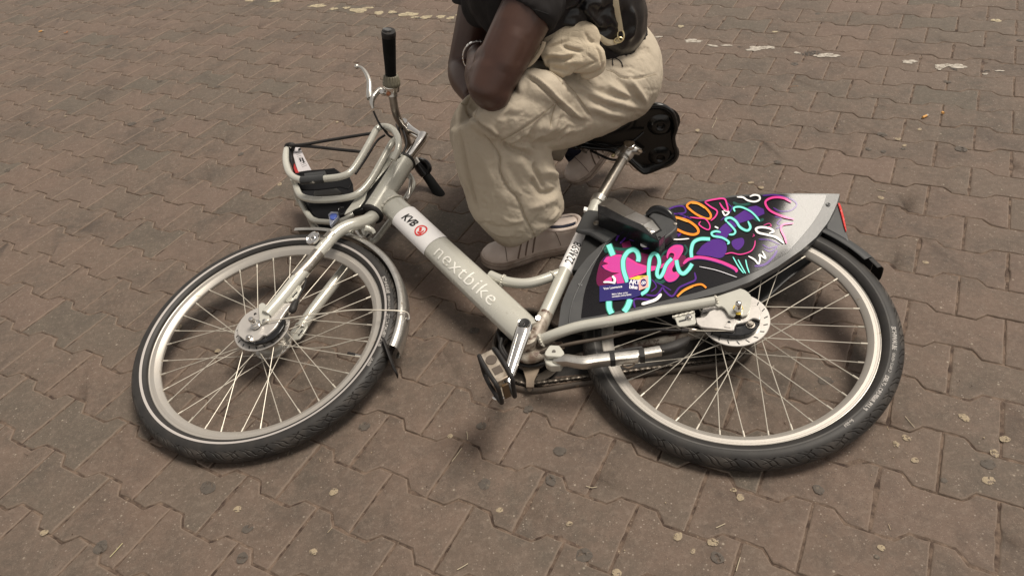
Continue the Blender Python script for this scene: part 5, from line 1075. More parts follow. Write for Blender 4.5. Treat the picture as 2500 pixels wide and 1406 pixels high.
# number on the seat tube: reads upwards
SAX = nrm(ST[3] - ST[2]); SUP = nrm(np.cross(BkN(1400), SAX)); 
if SUP @ nrm(Bk(1380, 600) - Bk(1420, 610)) < 0: SUP = -SUP
Sref = ST[2]; nS = nrm(EYE - Sref); nS = nrm(nS - (nS @ SAX) * SAX); SUP = nrm(np.cross(nS, SAX)); 
if SUP @ (Bk(1380, 600) - Bk(1420, 610)) < 0: SUP = -SUP
fS = on_tube(Sref, SAX, SUP, nS, .0172, .0172, .0007); fS2 = on_tube(Sref, SAX, SUP, nS, .0172, .0172, .0012)
sS = lambda u, v: float((Bk(u, v, 0) - Sref) @ SAX)
sa, sb_ = sS(1386, 650) - .020, sS(1431, 566) - .006
stube = bpy.data.objects["seat_tube"]
wrap(fS, sa, sb_, -.027, .027, M['white'], "number_sticker", stube, skew=.15)
def s_at(u, v):
    best = None
    for s in np.linspace(-.10, .16, 261):
        c = (fS2(s, 0) - EYE) @ CAMROT.T; e = (1250 + FPX * c[0] / c[2] - u) ** 2 + (703 + FPX * c[1] / c[2] - v) ** 2
        if best is None or e < best[0]: best = (e, s)
    return best[1]
s8, s2 = s_at(1411, 584), s_at(1385, 645)
tube_text(fS2, "224698", .0285, (s8 + s2) / 2 - .002, .0, "number_lettering", M['ink'], stube, bold=.012, space=1.04, sx=(s8 - s2) / (.0285 * 3.75))
# small rivet on the frame and scuffs of bare metal
hexbolt("frame_bolt", Bk(*k3([(1040, 843)])[0], .020), nS, .0050, .003, M['chrome'], bike)

# ---- saddle (seen from below), rails clamp
SC_ = Bk(1598, 338, 0)     # middle of the rear shell
E_f = nrm(C1 - C2); E_n = nrm(BkN(1500)); E_f = nrm(E_f - (E_f @ E_n) * E_n); E_u = np.cross(E_f, E_n); 
if E_u[1] < 0: E_u = -E_u
out2 = ks([(1970, 300), (1985, 420), (1945, 540), (1955, 660), (1990, 790), (1975, 880), (1900, 950), (1720, 1040), (1520, 1115), (1440, 1085), (1350, 1010), (1230, 900), (1050, 800), (900, 745), (650, 722), (520, 700), (430, 720), (380, 690), (360, 640), (400, 590), (560, 560), (750, 500), (950, 460), (1150, 390), (1280, 280), (1380, 170), (1500, 95), (1640, 55), (1780, 65), (1890, 130), (1945, 210)])
oo = crom(np.array([(p[0], p[1]) for p in out2]), 3, True)
cen = np.array([(ks([(1640, 560)])[0])]); cu, cv = cen[0]
def on_sad(u, v):   # plane of the saddle's underside: it contains the side axis and the fore-aft axis
    return on(u, v, SC_, E_u, 0)
W3 = np.array([on(p[0], p[1], SC_, nrm(E_u * 1.0), 0) for p in oo]); k = len(W3)
ctr = W3.mean(0); lev = [(1.0, .000), (1.012, .006), (.99, .016), (.90, .028), (.72, .036), (.45, .040)]
V = [];
spine = lambda p: ctr + E_f * ((p - ctr) @ E_f) * .92
for s, h_ in lev:
    for p in W3: c0 = spine(p); V.append(c0 + (p - c0) * s + E_u * h_)
F = [(i * k + j, i * k + (j + 1) % k, (i + 1) * k + (j + 1) % k, (i + 1) * k + j) for i in range(len(lev) - 1) for j in range(k)]
mb = MB().add(V, F)
tri = tessellate_polygon([[Vector(p) for p in V[(len(lev) - 1) * k:]]]); mb.add(V[(len(lev) - 1) * k:], [tuple(t) for t in tri])
# underside: recessed pan inside a rolled lip
V = []
for s, h_ in ((1.0, 0), (.955, -.003), (.90, .004), (.80, .012), (.5, .014)):
    for p in W3: c0 = spine(p); V.append(c0 + (p - c0) * s + E_u * h_)
mb.add(V, [(i * k + j, i * k + (j + 1) % k, (i + 1) * k + (j + 1) % k, (i + 1) * k + j) for i in range(4) for j in range(k)])
tri = tessellate_polygon([[Vector(p) for p in V[4 * k:]]]); mb.add(V[4 * k:], [tuple(t) for t in tri])
sad = mb.build("saddle", M['saddle'], bike, smooth=60)
tb("saddle_edge", [spine(p_) + (p_ - spine(p_)) * .985 + E_u * .003 for p_ in W3], .0062, M['saddle'], sad, closed=True, n=1, seg=12)
for (u, v) in ks([(1745, 400), (1745, 900)]):
    P_ = on(u, v, SC_, E_u, 0)
    lathe_at([(.045, .016), (.034, .004), (.026, -.006), (.020, -.010), (.015, -.010), (.012, -.004), (.010, .002), (0, .004)], P_ + E_u * .004, E_u, "spring_dome", M['saddle'], sad, seg=32, smooth=60) if False else lathe(MB(), [(.054, -.018), (.044, -.0125), (.033, -.006), (.024, -.0005), (.0165, .0015), (.0115, .0005), (.009, -.006), (.006, -.009), (0, -.010)], 32, P_ + E_u * .006, -E_u).build("saddle_dome", M['saddle'], sad, smooth=60)
for s in (-1, 1):
    q = E_n * s * .022
    tb("saddle_rail", [on(1572, 350, SC_, E_u) + q * 1.6 + E_u * .004, on(1545, 352, SC_, E_u) + q - E_u * .016, on(1520, 360, SC_, E_u) + q - E_u * .022, on(1490, 364, SC_, E_u) + q - E_u * .020, on(1440, 362, SC_, E_u) + q * .6 + E_u * .006], .0036, M['black'], sad, seg=10)
# clamp head of the seat post
Ph = Bk(1532, 372, .0)
cl = tb("saddle_clamp", B3([(1524, 384, .002), (1531, 372, .004), (1536, 362, .004)]), [.0165, .0210, .0185], M['alu'], sp_, seg=28, n=5, ref=E_n, flat=1.15)
tb("clamp_yoke", B3([(1506, 377, .0), (1520, 368, .010), (1545, 366, .012), (1562, 371, .002)]), [.0095, .0115, .0125, .0095], M['alu'], sp_, seg=18, n=5)
bev_ = bplate("clamp_cap", ks([(1160, 612), (1190, 595), (1330, 605), (1352, 622), (1350, 650), (1320, 690), (1270, 708), (1210, 695), (1170, 655)]), .036, .012, M['chrome'], sp_, .002)
lathe_at([(.0068, 0), (.0068, .004), (.005, .006), (.0025, .003), (0, .003)], Bk(1561, 371, .012), nrm(E_n + np.array([.5, -.3, 0])), "clamp_bolt", M['bracket'], sp_, seg=18)
ball(MB(), Bk(1497, 380, .004), .0062, seg=16).build("clamp_nut", M['brass'], sp_)

# ---------------------------------------------------------------- the person crouching behind the bicycle
person = empty("person", (.2, 1.75, 0), "crouching person in black top and sand-coloured cargo trousers with arms folded over the knees", "person")
def remesh(parts, voxel, smooth_it=4, fac=.5):
    mb = MB()
    for p in parts:
        for V in p.v: pass
        off = mb.n; V = np.concatenate(p.v); mb.v.append(V); mb.f += [tuple(i + off for i in f) for f in p.f]; mb.mi += [0] * len(p.f); mb.n += len(V)
    me = bpy.data.meshes.new("tmp"); me.from_pydata(np.concatenate(mb.v).tolist(), [], mb.f); me.update()
    bm = bmesh.new(); bm.from_mesh(me); bmesh.ops.recalc_face_normals(bm, faces=bm.faces); bm.to_mesh(me); bm.free()
    o = bpy.data.objects.new("tmp", me); scene.collection.objects.link(o)
    r = o.modifiers.new("r", 'REMESH'); r.mode = 'VOXEL'; r.voxel_size = voxel
    s = o.modifiers.new("s", 'SMOOTH'); s.factor = fac; s.iterations = smooth_it
    dg = bpy.context.evaluated_depsgraph_get(); ev = o.evaluated_get(dg); m2 = bpy.data.meshes.new_from_object(ev)
    bpy.data.objects.remove(o); bpy.data.meshes.remove(me)
    n = len(m2.vertices); V = np.empty(n * 3); m2.vertices.foreach_get("co", V); F = [tuple(p.vertices) for p in m2.polygons]
    bpy.data.meshes.remove(m2); return V.reshape(-1, 3), F
def vnormals(V, F):
    q = np.array([f if len(f) == 4 else (f[0], f[1], f[2], f[2]) for f in F]); a = V[q[:, 2]] - V[q[:, 0]]; b_ = V[q[:, 3]] - V[q[:, 1]]; n = np.cross(a, b_)
    N = np.zeros_like(V)
    for k in range(4): np.add.at(N, q[:, k], n)
    return N / (np.linalg.norm(N, axis=1)[:, None] + 1e-12)
def hit_line(pts, bvh, n=5, back=0.0):
    P = crom(np.array([(p[0], p[1]) for p in pts], float), n) if len(pts) > 2 else crom(np.array([(p[0], p[1]) for p in pts], float), 8); out = []
    for u, v in P:
        r = ray(u, v); h = bvh.ray_cast(Vector(EYE), Vector(r))
        if h[0] is not None: out.append(np.array(h[0]) - r * back)
    return np.array(out)
def crease(V, N, L, width, amp, taper=True):
    """raise (amp > 0) or sink a fold running along the polyline L"""
    if len(L) < 2: return
    c = L.mean(0); R_ = np.linalg.norm(L - c, axis=1).max() + width * 3
    idx = np.where(((V - c) ** 2).sum(1) < R_ * R_)[0]
    if not len(idx): return
    a, b_ = L[:-1], L[1:]; d = b_ - a; dd = (d * d).sum(1) + 1e-12; W_ = V[idx]
    t = np.clip(((W_[:, None] - a[None]) * d[None]).sum(2) / dd, 0, 1); e = np.linalg.norm(W_[:, None] - (a[None] + t[:, :, None] * d[None]), axis=2)
    j = e.argmin(1); dist_ = e[np.arange(len(idx)), j]; s = (j + t[np.arange(len(idx)), j]) / len(a)
    w_ = np.exp(-(dist_ / width) ** 2)
    if taper: w_ *= np.clip(np.minimum(s, 1 - s) * 5, .12, 1)
    V[idx] += N[idx] * (amp * w_)[:, None]
def fbm(P, sc, st=(1, 1, 1), off=0): return np.array([noise.fractal(Vector((p[0] * sc * st[0] + off, p[1] * sc * st[1], p[2] * sc * st[2])), .6, 2.2, 3) for p in P])
def mk(V, F, name, m, parent, smooth=180):
    me = bpy.data.meshes.new(name); me.from_pydata(V.tolist(), [], F); me.materials.append(m); me.polygons.foreach_set("use_smooth", [True] * len(me.polygons)); me.update()
    return link(bpy.data.objects.new(name, me), parent)
X = np.array([1.0, 0, 0]); Y = np.array([0, 1.0, 0]); Z = np.array([0, 0, 1.0])

# joints
L_sh = np.array([.150, 1.655, .665]); L_el = LY(1193, 217, 1.556); L_wr = LY(1168, 140, 1.765); L_ha = LY(1178, 118, 1.86)
R_sh = LY(1190, -75, 1.97); R_el = LY(1130, 168, 1.93); R_wr = LY(1158, 236, 1.76)
pel = LY(1515, 165, 1.86); chest = LY(1275, -70, 1.82); 
L_hip = LY(1505, 195, 1.80); L_kn = LY(1195, 290, 1.63); L_an = LY(1318, 590, 1.595)
L_an[2] = .09; L_an[0] += .014; L_an[1] = 1.618; R_hip = LY(1500, 140, 1.95); R_kn = LY(1160, 250, 1.99); R_an = LY(1418, 358, 1.94)
neck = chest + np.array([-.05, 0, .10]); head_c = chest + np.array([-.16, -.01, .215])

# body: one continuous skin
parts = []
def lt(pts, r, **k): m_ = MB(); tube(m_, pts, r, seg=k.pop('seg', 20), **k); parts.append(m_)
lt([pel, pel * .6 + chest * .4, chest - (chest - pel) * .08, chest + np.array([-.01, 0, .03])], [.085, .085, .105, .075], ref=Y, flat=1.25)
lt([chest + [.0, -.02, .02], L_sh + [-.01, .04, .02], L_sh], [.07, .066, .060]); lt([chest + [.0, .02, .02], R_sh + [0, -.04, .02], R_sh], [.07, .066, .060])
lt([L_sh, L_sh * .62 + L_el * .38, L_sh * .28 + L_el * .72, L_el + (L_sh - L_el) * .05, L_el - nrm(L_sh - L_el) * .022, L_el - nrm(L_sh - L_el) * .040], [.062, .0600, .0560, .0500, .0420, .0200], n=8)
fm = L_el * .62 + L_wr * .38
lt([L_el + nrm(L_el - L_wr) * .034, L_el + nrm(L_el - L_wr) * .022, L_el + [.006, -.004, -.006], L_el * .8 + L_wr * .2 + [.002, 0, .0], fm + [.000, 0, .004], L_el * .25 + L_wr * .75, L_wr, L_wr + (L_ha - L_wr) * .25], [.020, .035, .046, .0485, .0470, .036, .0300, .0300], n=8)
ball_ = MB(); ball(ball_, L_el + [.008, .002, -.004], .047, seg=20); parts.append(ball_)
for wa, wb, wc_, rr_ in ((.82, .12, .06, .0535), (.68, .22, .10, .0550), (.90, .04, .06, .0500)):
    b_ = MB(); ball(b_, L_el * wa + L_sh * wb + L_wr * wc_ + np.array([-.002, .004, 0]), rr_, seg=24); parts.append(b_)
lt([R_sh, R_sh * .5 + R_el * .5, R_el], [.058, .050, .043], n=8); lt([R_el, R_el * .6 + R_wr * .4 + [-.004, 0, 0], R_wr], [.043, .043, .029], n=8)
def hand(wr, d, up, curl, sgn):
    d = nrm(d); up = nrm(up - (up @ d) * d); s = np.cross(d, up) * sgn
    lt([wr - d * .01, wr + d * .03, wr + d * .075], [.027, .036, .037], flat=.45, ref=up, seg=16)
    for k, (o_, L_) in enumerate(((.027, .072), (.009, .080), (-.009, .074), (-.026, .058))):
        b0 = wr + d * .068 + s * o_; p = [b0 - d * .012]; a = 0.0; q = b0.copy(); p.append(q.copy())
        for f_ in (.45, .30, .25): a += curl; q = q + (d * math.cos(a) - up * math.sin(a)) * L_ * f_; p.append(q.copy())
        lt(p, [.0095, .0092, .0085, .0078, .0066], seg=12, n=4)
    t0 = wr + d * .022 + s * .028; lt([t0 - s * .01, t0 + s * .018 + d * .018 - up * .006, t0 + s * .020 + d * .045 - up * .018, t0 + s * .010 + d * .062 - up * .028], [.013, .0115, .0098, .0080], seg=12, n=4)
hand(L_wr + (L_ha - L_wr) * .1, L_ha - L_wr, np.array([-.3, -.3, .9]), .55, 1)
hand(R_wr, nrm(np.array([.35, -.45, -.1])), np.array([.2, -.6, .8]), .5, -1)
lt([chest + [-.02, 0, .03], neck, head_c + [.035, 0, -.07]], [.072, .060, .055])
for (o_, r, sc) in (((0, 0, .02), .098, (1.0, .80, 1.05)), ((-.030, 0, -.045), .070, (.95, .80, 1.0)), ((-.052, 0, -.088), .036, (1, .9, .8))):
    b_ = MB(); ball(b_, head_c + np.array(o_), r, seg=24, sc=sc); parts.append(b_)
lt([head_c + [-.088, 0, .012], head_c + [-.108, 0, -.022], head_c + [-.118, 0, -.034]], [.008, .012, .015], seg=14)          # nose
for s in (-1, 1):
    lt([head_c + [-.100, .016 * s, -.036], head_c + [-.104, .011 * s, -.036]], [.010, .010], seg=10, n=2)
    lt([head_c + [-.082, .048 * s, .024], head_c + [-.098, .030 * s, .030], head_c + [-.100, .010 * s, .024]], [.009, .011, .008], seg=10)   # brow
    lt([head_c + [.006, .078 * s, .014], head_c + [.016, .086 * s, -.004], head_c + [.004, .080 * s, -.030]], [.012, .013, .008], seg=10, flat=.6, ref=Y)  # ear
lt([head_c + [-.094, .024, -.066], head_c + [-.106, 0, -.062], head_c + [-.094, -.024, -.066]], [.006, .0085, .006], seg=10); lt([head_c + [-.092, .020, -.077], head_c + [-.103, 0, -.078], head_c + [-.092, -.020, -.077]], [.006, .0095, .006], seg=10)
lt([pel, L_hip, L_hip * .5 + L_kn * .5, L_kn], [.11, .085, .072, .052], n=5); lt([L_kn, L_kn * .5 + L_an * .5 + [.030, 0, 0], L_an], [.050, .040, .024], n=5)
lt([pel, R_hip, R_hip * .5 + R_kn * .5, R_kn], [.11, .085, .072, .052], n=5); lt([R_kn, R_kn * .5 + R_an * .5, R_an], [.052, .048, .036], n=5)
lt([L_an, L_an + [.01, 0, -.045]], [.026, .024], n=4); lt([R_an, R_an + [-.02, 0, -.05]], [.036, .030], n=4)
Vb, Fb = remesh(parts, .0036, 9, .6)
Nb = vnormals(Vb, Fb)
bvh_b = BVHTree.FromPolygons([Vector(v) for v in Vb], Fb)
for pts, w_, a_ in (([(640, 150), (560, 330), (520, 500), (500, 640)], .020, -.0030), ([(820, 250), (760, 420), (700, 560), (640, 700)], .018, .0035), ([(900, 300), (850, 480), (790, 640)], .010, -.0015), ([(330, 640), (400, 560), (480, 520)], .012, -.0022)):
    crease(Vb, Nb, hit_line(kt(pts), bvh_b), w_, a_)
body = mk(Vb, Fb, "body", M['skin'], person)
for s in (-1, 1):
    e = ball(MB(), head_c + np.array([-.083, .030 * s, .008]), .0125, seg=16).build("eye", mat("eye_white", (.7, .68, .64), .2), body)
    ball(MB(), head_c + np.array([-.0915, .0305 * s, .008]), .0055, seg=12).build("iris", M['ink'], body)
parts = []; b_ = MB(); ball(b_, head_c + np.array([.012, 0, .034]), .1015, seg=28, sc=(1.0, .84, .98)); parts.append(b_); b_ = MB(); ball(b_, head_c + np.array([.045, 0, -.01]), .072, seg=24, sc=(.9, .95, 1.1)); parts.append(b_)
Vh, Fh = remesh(parts, .005, 3); Nh = vnormals(Vh, Fh); Vh = Vh + Nh * (.003 * fbm(Vh, 60))[:, None]; mk(Vh, Fh, "hair", M['hair'], person)

# trousers
parts = []
lt([L_hip + [.02, .03, .01], L_hip, L_hip * .62 + L_kn * .38 + [0, -.015, -.005], L_hip * .25 + L_kn * .75 + [0, -.01, 0], L_kn + [-.01, 0, .0]], [.100, .114, .118, .112, .100], n=8, seg=28)
lt([pel + [.0, -.01, -.035], pel + [-.01, 0, .02], pel + [-.03, .0, .070]], [.112, .116, .100], n=6, seg=28, ref=Y, flat=1.25)
b_ = MB(); ball(b_, LY(1508, 200, 1.84), .108, seg=28, sc=(1.0, 1.15, 1)); parts.append(b_)
sh = [LY(1183, 275, 1.635), LY(1212, 335, 1.615), LY(1238, 420, 1.600), LY(1262, 485, 1.590), LY(1284, 530, 1.580), LY(1296, 549, 1.578)]
lt(sh, [.088, .093, .094, .094, .086, .078], flat=[1.05, 1.20, 1.28, 1.28, 1.27, 1.27], n=8, seg=32, ref=X)
lt([R_hip, R_hip * .5 + R_kn * .5, R_kn], [.11, .10, .085], n=6); lt([R_kn + [.01, 0, 0], R_kn * .62 + R_an * .38, R_an + [-.035, 0, .028]], [.088, .086, .070], n=6)
lt([L_kn + [0, .02, -.02], LY(1170, 330, 1.72), LY(1185, 420, 1.70)], [.085, .080, .060], n=6)
# cargo pocket standing off the thigh
pk_ = [LY(*kt([(420, 1040)])[0], 1.555), LY(*kt([(640, 1130)])[0], 1.555), LY(*kt([(900, 1120)])[0], 1.57), LY(*kt([(1180, 1130)])[0], 1.60), LY(*kt([(1380, 1170)])[0], 1.64)]
lt(pk_, [.040, .062, .064, .050, .022], n=6, seg=24, flat=.75, ref=Y)
lt([LY(*kt([(760, 900)])[0], 1.585), LY(*kt([(1000, 880)])[0], 1.60), LY(*kt([(1230, 960)])[0], 1.635)], [.045, .055, .040], n=6, seg=24)
Vt, Ft = remesh(parts, .0036, 9, .6)
Nt = vnormals(Vt, Ft)
n1_, n2_ = fbm(Vt, 7, (1, 1, .7), 11), fbm(Vt, 15, (1, 1, .5), 17)
Vt += Nt * (0.0050 * fbm(Vt, 6, (1, 1, .8)) + .0012 * fbm(Vt, 24, (1, 1, .45), 5) - .0010 * np.exp(-(n1_ / .06) ** 2) - .0003 * np.exp(-(n2_ / .07) ** 2))[:, None]
# flatten the underside of the hem on the shoe
bvt = BVHTree.FromPolygons([Vector(v) for v in Vt], Ft)
LT = [(kt, [(835, 700), (900, 735), (1000, 805), (1100, 900), (1170, 972), (1270, 1060), (1385, 1150), (1480, 1165)], .0050, -.0085), (kt, [(870, 690), (960, 750), (1060, 830), (1160, 930), (1260, 1020), (1370, 1115), (1450, 1130)], .008, .0065),
      (kt, [(1230, 790), (1320, 885), (1400, 990), (1455, 1070), (1485, 1120)], .0030, -.0030), (kt, [(840, 660), (1000, 640), (1130, 690), (1230, 790)], .0030, -.0025),
      (kt, [(300, 1000), (340, 1085), (420, 1180), (520, 1262), (600, 1312), (650, 1362)], .0055, -.0085), (kt, [(390, 1110), (470, 1175), (560, 1235), (630, 1330)], .0060, .0060),
      (kt, [(640, 1340), (760, 1280), (900, 1190), (1050, 1080), (1160, 980)], .0030, -.0030), (kt, [(1100, 1230), (1120, 1100), (1160, 990)], .0060, -.0050), (kt, [(870, 1400), (960, 1300), (1080, 1250), (1200, 1090)], .012, .0075),
      (kt, [(900, 1330), (1000, 1180), (1100, 1080)], .010, -.0055), (kt, [(1210, 1090), (1300, 1140), (1400, 1200), (1250, 1230), (1150, 1330)], .009, -.0050), (kt, [(1140, 1400), (1250, 1250), (1390, 1190)], .010, .0050),
      (kt, [(680, 1060), (700, 1180), (660, 1320)], .012, -.0055), (kt, [(690, 1060), (740, 1100), (830, 1110)], .009, -.0045), (kt, [(660, 1350), (760, 1340), (850, 1290), (930, 1240)], .009, .0050),
      (kt, [(1330, 720), (1480, 830), (1650, 900), (1900, 960), (2020, 1010)], .010, -.0060), (kt, [(1360, 790), (1600, 920), (1800, 990), (1990, 1040)], .011, .0060), (kt, [(1400, 900), (1600, 1000), (1830, 1060)], .009, -.0055), (kt, [(1440, 1000), (1650, 1075), (1880, 1120)], .010, .0055), (kt, [(1480, 1080), (1700, 1170), (1850, 1195)], .009, -.0050), (kt, [(1260, 860), (1350, 870), (1450, 900)], .006, -.003),
      (kt, [(1700, 700), (1850, 850), (2000, 1000)], .010, -.0055), (kt, [(1850, 740), (1960, 880), (2030, 1000)], .009, .0055), (kt, [(1640, 790), (1760, 870), (1920, 950)], .008, .0045), (kt, [(1640, 660), (1720, 690), (1800, 740), (1950, 745), (2120, 700)], .0030, -.0035), (kt, [(1640, 600), (1750, 640), (1900, 640)], .006, -.003),
      (kt, [(190, 960), (260, 985), (310, 1000), (345, 915)], .0028, -.0028), (kt, [(300, 1040), (420, 1000), (560, 1010), (760, 930)], .018, -.0060), (kt, [(880, 740), (880, 850), (830, 960)], .007, -.0035), (kt, [(1500, 520), (1700, 560), (2060, 500)], .004, -.003),
      (kc, [(350, 100), (420, 180), (485, 290), (490, 420), (560, 560), (640, 650), (700, 800), (760, 920), (800, 1010)], .0035, -.0050), (kc, [(520, 160), (580, 220), (720, 270), (800, 320)], .009, -.0110), (kc, [(800, 325), (795, 400), (850, 500), (900, 600)], .008, -.0090), (kc, [(740, 440), (800, 540), (860, 610), (960, 590), (1030, 520)], .010, -.0100), (kc, [(850, 420), (940, 430), (1030, 520)], .012, .0100), (kc, [(640, 290), (720, 400), (800, 520)], .014, .0070),
      (kc, [(130, 0), (190, 330), (260, 600), (320, 820)], .0085, -.0080), (kc, [(300, 150), (360, 320), (480, 560), (600, 740)], .015, .0060), (kc, [(100, 60), (130, 300), (210, 560)], .011, .0060), (kc, [(60, 250), (140, 450), (240, 650)], .008, -.0045),
      (kc, [(330, 830), (420, 885), (560, 905), (700, 870)], .008, -.0045), (kc, [(500, 800), (600, 850), (720, 830)], .006, .0035), (kc, [(380, 900), (500, 960), (640, 960)], .007, .0040), (kc, [(540, 690), (640, 740), (700, 740)], .006, -.0035), (kc, [(720, 740), (860, 700), (1000, 640)], .012, .0045), (kc, [(760, 830), (900, 860), (1060, 820)], .010, -.0040), (kc, [(960, 700), (1060, 780), (1120, 860)], .008, -.0035), (kc, [(880, 880), (980, 780), (1010, 700)], .006, .003),
      (kc, [(700, 900), (760, 960), (860, 960), (1000, 930), (1140, 880)], .0030, -.0022), (kc, [(560, 330), (620, 470), (700, 590)], .012, -.0055), (kc, [(420, 330), (450, 480), (520, 640)], .010, -.0045), (kc, [(760, 60), (900, 40), (1100, 60), (1300, 20)], .014, .005), (kc, [(720, 210), (900, 180), (1100, 110)], .010, -.004), (kc, [(640, 100), (760, 140), (860, 90)], .009, -.0055), (kc, [(540, 150), (640, 200), (740, 210), (820, 250)], .007, .0060)]
lines3 = [(hit_line(f_(pts), bvt), w_, a_) for f_, pts, w_, a_ in LT]
for L_, w_, a_ in lines3: crease(Vt, Nt, L_, w_ * .85, a_ * 1.15)
# puckers along the seams and the gathered waist
def puckers(V, N, bvh, f_, line, n, half, w_, amp):
    P = crom(np.array([p[:2] for p in f_(line)], float), 12); T = np.gradient(P, axis=0); T /= np.linalg.norm(T, axis=1)[:, None]
    for q in np.linspace(1, len(P) - 2, n):
        i = int(q); nn = np.array([-T[i][1], T[i][0]]); h_ = half * random.uniform(.5, 1.1); a = P[i] - nn * h_ * random.uniform(.2, 1); b_ = P[i] + nn * h_ * random.uniform(.2, 1)
        crease(V, N, hit_line([tuple(a), tuple(b_)], bvh), w_, amp * random.uniform(.6, 1.3))
puckers(Vt, Nt, bvt, kc, [(420, 180), (485, 290), (490, 420), (560, 560), (640, 650), (700, 800), (760, 920), (800, 1010)], 34, 8, .0035, -.0026)
puckers(Vt, Nt, bvt, kt, [(1230, 790), (1320, 885), (1400, 990), (1455, 1070)], 20, 9, .0035, -.0030)
puckers(Vt, Nt, bvt, kt, [(1700, 540), (1850, 500), (2060, 480)], 22, 12, .0035, -.0035)
for q in range(40):    # small random crinkles, mostly on the lower leg and the pocket
    u, v = (random.uniform(1150, 1390), random.uniform(460, 590)) if q % 2 else (random.uniform(1150, 1400), random.uniform(240, 350)); a = random.uniform(-.6, .9); L_ = random.uniform(10, 34)
    crease(Vt, Nt, hit_line([(u, v), (u + L_ * .5 * math.cos(a), v + L_ * .5 * math.sin(a) + random.uniform(-3, 3)), (u + L_ * math.cos(a), v + L_ * math.sin(a))], bvt, 4), random.uniform(.0035, .006), random.choice((-1, -1, 1)) * random.uniform(.0012, .0028))
for q in range(110):   # finer sharp wrinkles following the pull of the cloth
    z = q % 4
    if z == 0: u, v, a = random.uniform(1400, 1575), random.uniform(150, 290), random.gauss(.42, .18)
    elif z == 1: u, v, a = random.uniform(1170, 1390), random.uniform(250, 345), random.gauss(-.45, .6)
    elif z == 2: u, v, a = random.uniform(1130, 1380), random.uniform(390, 590), random.gauss(.35, .5)
    else: u, v, a = random.uniform(1110, 1330), random.uniform(300, 520), random.gauss(1.2, .3)
    L_ = random.uniform(14, 46); k_ = random.uniform(-5, 5)
    crease(Vt, Nt, hit_line([(u, v), (u + L_ * .5 * math.cos(a) - k_ * math.sin(a), v + L_ * .5 * math.sin(a) + k_ * math.cos(a)), (u + L_ * math.cos(a), v + L_ * math.sin(a))], bvt, 4), random.uniform(.003, .0042), random.choice((-1, -1, 1)) * random.uniform(.0010, .0022) * (.5 if z == 1 else 1))
tb("sock", [R_kn * .3 + R_an * .7, R_an, R_an + np.array([-.02, 0, -.045])], [.046, .041, .036], M['navy'], person, seg=20)
trousers = mk(Vt, Ft, "trousers", M['cloth'], person)
bvt2 = BVHTree.FromPolygons([Vector(v) for v in Vt], Ft)
def seamline(f_, pts, bvh, m, parent, r=.0007, name="seam"):
    L_ = hit_line(f_(pts), bvh, 6, .0006)
    if len(L_) > 2: return tube(MB(), L_, r, seg=5, n=1).build(name, m, parent)
for f_, pts in ((kt, [(875, 672), (1010, 655), (1130, 705), (1225, 800)]), (kt, [(1250, 785), (1340, 880), (1420, 985), (1475, 1070), (1500, 1110)]), (kt, [(640, 1340), (760, 1280), (900, 1190), (1050, 1080), (1160, 980)]), (kt, [(1640, 668), (1720, 698), (1800, 748), (1950, 752), (2120, 708)]), (kt, [(190, 962), (260, 990), (310, 1003)]), (kt, [(310, 1000), (345, 918)]), (kc, [(360, 100), (430, 180), (497, 290), (502, 420), (572, 560), (652, 650), (712, 800), (772, 920), (812, 1005)]), (kc, [(640, 1075), (760, 1050), (900, 985), (1130, 870)]), (kt, [(385, 1110), (420, 1030), (470, 970)]), (kt, [(1100, 1230), (1130, 1090), (1165, 985)])):
    seamline(f_, pts, bvt2, M['seam'], trousers)

# shirt: sleeves, body and the loose hem behind
parts = []
lt([chest + [-.01, -.03, .05], L_sh + [-.01, .02, .02], L_sh * .92 + L_el * .08, L_sh * .80 + L_el * .20], [.085, .078, .073, .070], n=6, seg=28)
lt([chest + [-.01, .03, .05], R_sh + [0, 0, .01], R_sh * .62 + R_el * .38], [.085, .078, .072], n=6, seg=28)
lt([pel + [-.01, 0, .065], pel * .62 + chest * .38 + [0, 0, .01], chest * .72 + pel * .28 + [-.01, 0, -.01], chest + [-.02, 0, .02], neck + [.01, 0, -.03]], [.096, .125, .150, .145, .075], n=6, seg=32, ref=Y, flat=1.18)
lt([chest + [-.05, .03, .0], LY(1185, 15, 1.86), LY(1195, 62, 1.86)], [.090, .062, .034], n=5, seg=24)
Vs, Fs = remesh(parts, .006, 6); Ns = vnormals(Vs, Fs); Vs += Ns * (.007 * fbm(Vs, 8) + .003 * fbm(Vs, 22, (1, 1, .5), 3))[:, None]
shirt = mk(Vs, Fs, "shirt", M['shirt'], person); bvs = BVHTree.FromPolygons([Vector(v) for v in Vs], Fs)
seamline(kt, [(690, 75), (820, 70), (960, 95), (1095, 140)], bvs, mat("shirt_seam", (.012, .012, .012), .9), shirt, .0007, "cuff_seam")
